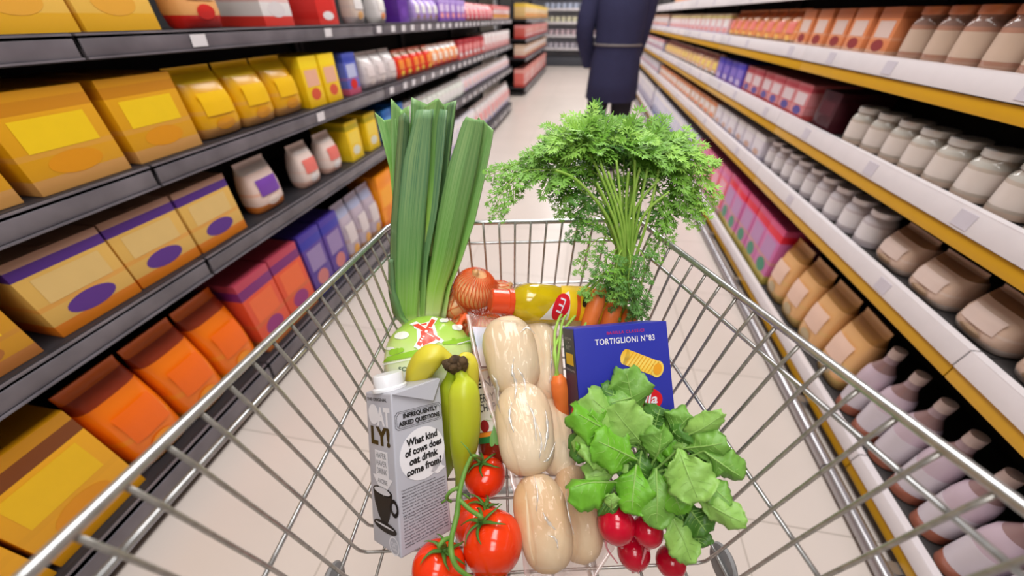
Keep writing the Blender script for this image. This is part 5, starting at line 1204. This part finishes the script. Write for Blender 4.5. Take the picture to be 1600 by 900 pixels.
frond(fan(920, 300, .535) + [(890, 285, .525), (880, 310, .52), (884, 330, .52)], fr_a, .45, .95)
frond(fan(945, 320, .54) + [(912, 300, .53), (885, 270, .525), (870, 300, .525)], fr_c, .45, 1.0)
frond(fan(1005, 265, .54) + [(1030, 222, .53), (1050, 215, .528), (1075, 235, .528)], fr_a, .45, 1.1)
frond(fan(955, 240, .545) + [(945, 215, .535), (955, 212, .53), (975, 225, .528)], fr_c, .35, 1.3)
frond(fan(1000, 240, .545) + [(1010, 228, .535), (1000, 235, .53)], fr_c, .35, 1.3)
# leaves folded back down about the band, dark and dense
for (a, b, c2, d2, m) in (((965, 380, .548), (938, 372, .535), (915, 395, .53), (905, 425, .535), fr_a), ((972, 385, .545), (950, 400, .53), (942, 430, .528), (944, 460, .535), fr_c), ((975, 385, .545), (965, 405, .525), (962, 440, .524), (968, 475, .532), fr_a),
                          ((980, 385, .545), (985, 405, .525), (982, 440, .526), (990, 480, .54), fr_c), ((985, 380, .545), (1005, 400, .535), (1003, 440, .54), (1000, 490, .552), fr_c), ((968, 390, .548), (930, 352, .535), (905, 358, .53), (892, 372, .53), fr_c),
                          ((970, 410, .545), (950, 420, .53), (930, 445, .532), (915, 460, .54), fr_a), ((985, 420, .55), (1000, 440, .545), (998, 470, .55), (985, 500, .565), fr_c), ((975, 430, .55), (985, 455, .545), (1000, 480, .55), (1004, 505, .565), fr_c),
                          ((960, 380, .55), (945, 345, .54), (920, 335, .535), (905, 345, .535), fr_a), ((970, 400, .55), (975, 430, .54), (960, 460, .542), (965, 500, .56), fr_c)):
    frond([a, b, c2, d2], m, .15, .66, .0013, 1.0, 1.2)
# bare stalks rising from the carrots
m_st = [((958, 505, .602), (972, 420, .570), (975, 350, .548), (950, 268, .530)), ((962, 505, .602), (978, 400, .566), (985, 330, .545), (1000, 262, .528)), ((955, 505, .602), (968, 420, .568), (960, 330, .545), (922, 240, .525)), ((965, 505, .604), (980, 410, .568), (992, 330, .545), (1030, 280, .53)),
        ((950, 500, .60), (965, 430, .57), (970, 330, .545), (963, 250, .53)), ((968, 505, .604), (985, 400, .568), (1000, 320, .545), (1012, 262, .532)), ((972, 505, .606), (982, 420, .57), (978, 330, .546), (982, 268, .53)), ((958, 505, .602), (972, 425, .57), (952, 345, .548), (905, 285, .528), (868, 266, .52)),
        ((966, 505, .604), (984, 415, .568), (1004, 340, .546), (1045, 300, .532)), ((964, 505, .604), (976, 420, .568), (968, 340, .545), (938, 255, .526)), ((970, 505, .605), (984, 415, .568), (990, 335, .545), (992, 250, .528)), ((962, 505, .604), (974, 420, .568), (962, 350, .546), (932, 285, .528)), ((974, 505, .606), (988, 420, .57), (1010, 350, .548), (1030, 262, .53))]
for q in m_st:
    m2 = MB(); P = spline([C(z[0], z[1], z[2] - (.026 if z[1] < 400 else .016 if z[1] < 450 else .004)) for z in q], 8); m2.tube(P, [.0026 - .0008 * i / (len(P) - 1) for i in range(len(P))], 8); m2.build('stalk', stalk_m, cbn, cb)
for q in (((871, 588, .500), (868, 560, .500), (868, 515, .53), (885, 480, .555), (925, 440, .565), (950, 425, .56)), ((868, 590, .500), (874, 545, .51), (880, 500, .545), (905, 470, .56), (945, 430, .562)), ((943, 448, .556), (952, 438, .556), (965, 420, .556)), ((912, 512, .545), (935, 470, .548), (966, 425, .553)), ((872, 586, .501), (866, 550, .505), (878, 520, .535), (900, 492, .556), (920, 470, .564))):
    m2 = MB(); P = spline([C(*z) for z in q], 7); m2.tube(P, .0021, 8); m2.build('stalk', stalk_m, cbn, cb)
P = [C(968 + 13 * math.cos(a), 424 + 3 * math.sin(a), .560 - .009 * math.sin(a)) for a in [2 * PI * i / 20 for i in range(21)]]
MB().tube(P, .0018, 6, False).build('rubber_band', mat('rubber_band', S(60, 90, 50), .6), cbn, cb)

# ------------------------------------------------------------------ bunch of radishes
rad_m = mat('radish_red', S(206, 14, 46), .16, noise_amt=.5, noise_scale=30., col2=S(176, 8, 40), coat=.35)
root_m = mat('radish_root', S(236, 150, 160), .5)
def leaf_mat(name, a, b):
    return mat(name, a, .45, noise_amt=.6, noise_scale=38., col2=b, bump=.5, bump_scale=110.)
LM = [leaf_mat('radish_leaf', S(122, 172, 74), S(100, 152, 58)), leaf_mat('radish_leaf_light', S(150, 194, 96), S(128, 178, 80)), leaf_mat('radish_leaf_bright', S(116, 182, 50), S(96, 160, 40)), leaf_mat('radish_leaf_deep', S(78, 128, 46), S(62, 106, 38))]
rb = on_floor(1000, 850)
rad = cthing('radish_bunch', rb, 'bunch of four red radishes with broad green leaves in the right of the trolley', 'radishes')
for u, v, d, r, axv, tl in ((963, 819, .418, .0212, (-.25, .75, .6), ((950, 838), (948, 856), (965, 880))), (1012, 829, .416, .0172, (.1, .8, .55), ((1011, 850), (1005, 872), (997, 896))), (990, 863, None, .0192, (.1, .7, .7), ((1000, 850), (995, 868), (996, 888))), (1048, 878, None, .0170, (-.1, .7, .7), ((1064, 890), (1067, 897), (1069, 906)))):
    c = C(u, v, d) if d else on_floor(u, v, r * .95); M = Matrix.Translation(c) @ pose(axv)
    pr2 = [(r * .02, -r * 1.2), (r * .12, -r * 1.08), (r * .3, -r * .97)] + [(r * math.cos(a), r * 1.0 * math.sin(a)) for a in [(-.36 + .80 * i / 16) * PI for i in range(16)]] + [(r * .2, r * .98), (r * .12, r * 1.04)]
    o = MB().lathe(pr2, M, 32).build('radish', rad_m, rad, rb)
    dcen = (c - Vector((0, 0, CAM_H))).length / ray(u, v).length
    MB().tube(spline([M @ Vector((0, 0, -r * 1.1))] + [C(a, b, dcen - .004 + .004 * k2) for k2, (a, b) in enumerate(tl)], 5), [.0022 * (1 - i / 17) + .0003 for i in range(16)], 6).build('root', root_m, o, rb)
    MB().lathe([(r * .16, r * .96), (r * .2, r * 1.02), (r * .1, r * 1.2)], M, 10).build('radish_neck', LM[1], o, rb)
hub = (1008, 752, .432)
def radish_leaf(base, tip_, w, m, d0, d1, curl=.12, roll=0., seed=0, stem=True):
    """broad wavy blade on a fleshy stalk; w is the blade's width"""
    rnd = random.Random(seed); A = C(base[0], base[1], d0); B = C(tip_[0], tip_[1], d1); L_ = (B - A).length
    x = (B - A).normalized(); view = (Vector((0, 0, CAM_H)) - (A + B) / 2).normalized(); y = view.cross(x).normalized(); y = (Matrix.Rotation(roll, 3, x) @ y); z = x.cross(y); 
    if z.dot(view) < 0 and abs(roll) < 1.3: z = -z
    W = 1.16 * w * (d0 + d1) / 2 / F_PX; nL, nW = 22, 12; rows = []
    ph = rnd.uniform(0, 6)
    for i in range(nL + 1):
        t = i / nL
        wd = (math.sin(PI * (t ** 1.15 * .89 + .05)) ** .58) * (.3 + .7 * min(1, t * 2.2))
        wd *= 1 + .085 * math.sin(t * 15 + ph) + .05 * math.sin(t * 37 + ph * 2)
        row = []
        for j in range(nW + 1):
            s = j / nW * 2 - 1
            edge = abs(s) ** 1.5
            h = curl * W * (1.15 * edge - .2) * -1 + .09 * W * math.sin(t * 9 + s * 3 + ph) * (.25 + edge) + .028 * W * math.sin(t * 27 + ph * 3 + s * 7) * edge - .012 * W * math.exp(-(s / .09) ** 2) + L_ * .09 * math.sin(t * PI) + .018 * W * abs(math.sin(t * 16 - abs(s) * 4))
            row.append(A + x * (L_ * (t + .03 * rnd.uniform(-1, 1) * edge * (t > .1))) + y * (s * W / 2 * wd) + z * h)
        rows.append(row)
    m2 = MB(); m2.grid(rows); lf = m2.build('leaf', m, rad, rb, solid=.0006)
    mr = MB(); rib = [rows[i][nW // 2] + z * .0006 for i in range(0, nL - 1)]
    pre = spline([C(*hub) + Vector((rnd.uniform(-.008, .008), 0, rnd.uniform(-.006, .004))), (C(*hub) + A) / 2 + Vector((0, 0, .004)), A], 4)[:-1] if stem else []
    pth = pre + rib; mr.tube(pth, [.0016 - .0012 * i / len(pth) for i in range(len(pth))], 6)
    for i in range(4, nL - 4, 3):
        for sgn in (-1, 1):
            j1 = nW // 2 + sgn * 4; i1 = min(nL - 1, i + 3)
            mr.tube([rows[i][nW // 2] + z * .0004, rows[min(nL, i + 1)][nW // 2 + sgn * 2] + z * .0005, rows[i1][j1] + z * .0003], [.00045, .0003, .0001], 4, False)
    mr.build('leaf_rib', mat('leaf_rib', S(150, 192, 100), .5), lf, rb)
def zr(x, y): return (870 + x / 2.648, 560 + y / 2.648)
LV = [((325, 240), (285, 40), 58, 0, .440, .436, .1, 0), ((330, 340), (120, 150), 60, 1, .436, .428, .18, .25), ((270, 340), (62, 220), 52, 2, .430, .420, .2, .2), ((370, 370), (225, 195), 64, 1, .424, .418, .06, -.15), ((330, 420), (150, 335), 58, 2, .416, .406, .12, .1),
      ((300, 430), (95, 360), 46, 1, .424, .414, .2, .3), ((240, 470), (115, 490), 44, 1, .420, .412, .2, -.2), ((240, 520), (48, 545), 46, 2, .414, .402, .42, .5), ((330, 440), (310, 645), 52, 2, .414, .396, .1, .1), ((410, 455), (410, 705), 50, 0, .410, .392, .14, -.2),
      ((455, 460), (520, 645), 50, 2, .414, .400, .12, .2), ((505, 375), (590, 595), 66, 1, .408, .394, .05, .05), ((500, 330), (690, 228), 28, 1, .426, .424, .25, .4), ((520, 370), (705, 345), 40, 0, .424, .420, .2, .2), ((610, 380), (775, 492), 42, 0, .420, .418, .25, .3),
      ((590, 490), (722, 608), 38, 0, .412, .410, .2, -.3), ((560, 560), (785, 685), 38, 1, .408, .400, .18, .2), ((470, 640), (560, 850), 46, 1, .408, .398, .16, -.25), ((540, 610), (625, 725), 46, 3, .418, .410, .1, 0), ((400, 420), (430, 290), 44, 0, .414, .408, .25, .5),
      ((455, 330), (555, 230), 46, 0, .430, .428, .15, .2), ((400, 300), (430, 200), 50, 3, .440, .440, .1, 0), ((250, 380), (290, 250), 50, 3, .436, .434, .1, .2), ((180, 560), (240, 640), 36, 3, .418, .410, .1, .1), ((580, 680), (590, 780), 34, 3, .415, .412, .1, 0),
      ((560, 340), (640, 420), 54, 3, .432, .430, .1, .1), ((440, 400), (500, 500), 50, 3, .428, .420, .1, 0), ((180, 250), (70, 420), 40, 3, .432, .424, .15, .1), ((350, 200), (180, 130), 40, 3, .445, .440, .1, .1), ((480, 560), (540, 700), 44, 3, .420, .414, .1, .1), ((350, 380), (330, 520), 48, 3, .426, .420, .1, 0), ((620, 400), (690, 470), 44, 0, .424, .420, .1, .2), ((330, 160), (210, 190), 36, 0, .436, .430, .15, .2), ((230, 620), (225, 560), 24, 1, .408, .406, .1, 0)]
rq = random.Random(21)
for q in range(20):                                                        # smaller leaves filling the crown
    a_ = rq.uniform(0, 2 * PI); e = rq.uniform(40, 150); cx_, cy_ = 360 + rq.uniform(-170, 190), 400 + rq.uniform(-120, 130)
    LV.append(((cx_, cy_), (cx_ + e * math.cos(a_), cy_ + e * .9 * math.sin(a_)), rq.uniform(34, 54), rq.choice((0, 1, 2, 2, 3)), .432, .420, rq.uniform(.1, .3), rq.uniform(-.5, .5)))
for i, (b, t, w, mi, d0, d1, cu, ro) in enumerate(LV):
    d0 -= .045 * max(0, min(1, (b[0] - 400) / 330)); d1 -= .045 * max(0, min(1, (t[0] - 400) / 330))
    radish_leaf(zr(*b), zr(*t), w, LM[mi], d0, d1, cu, ro, i)
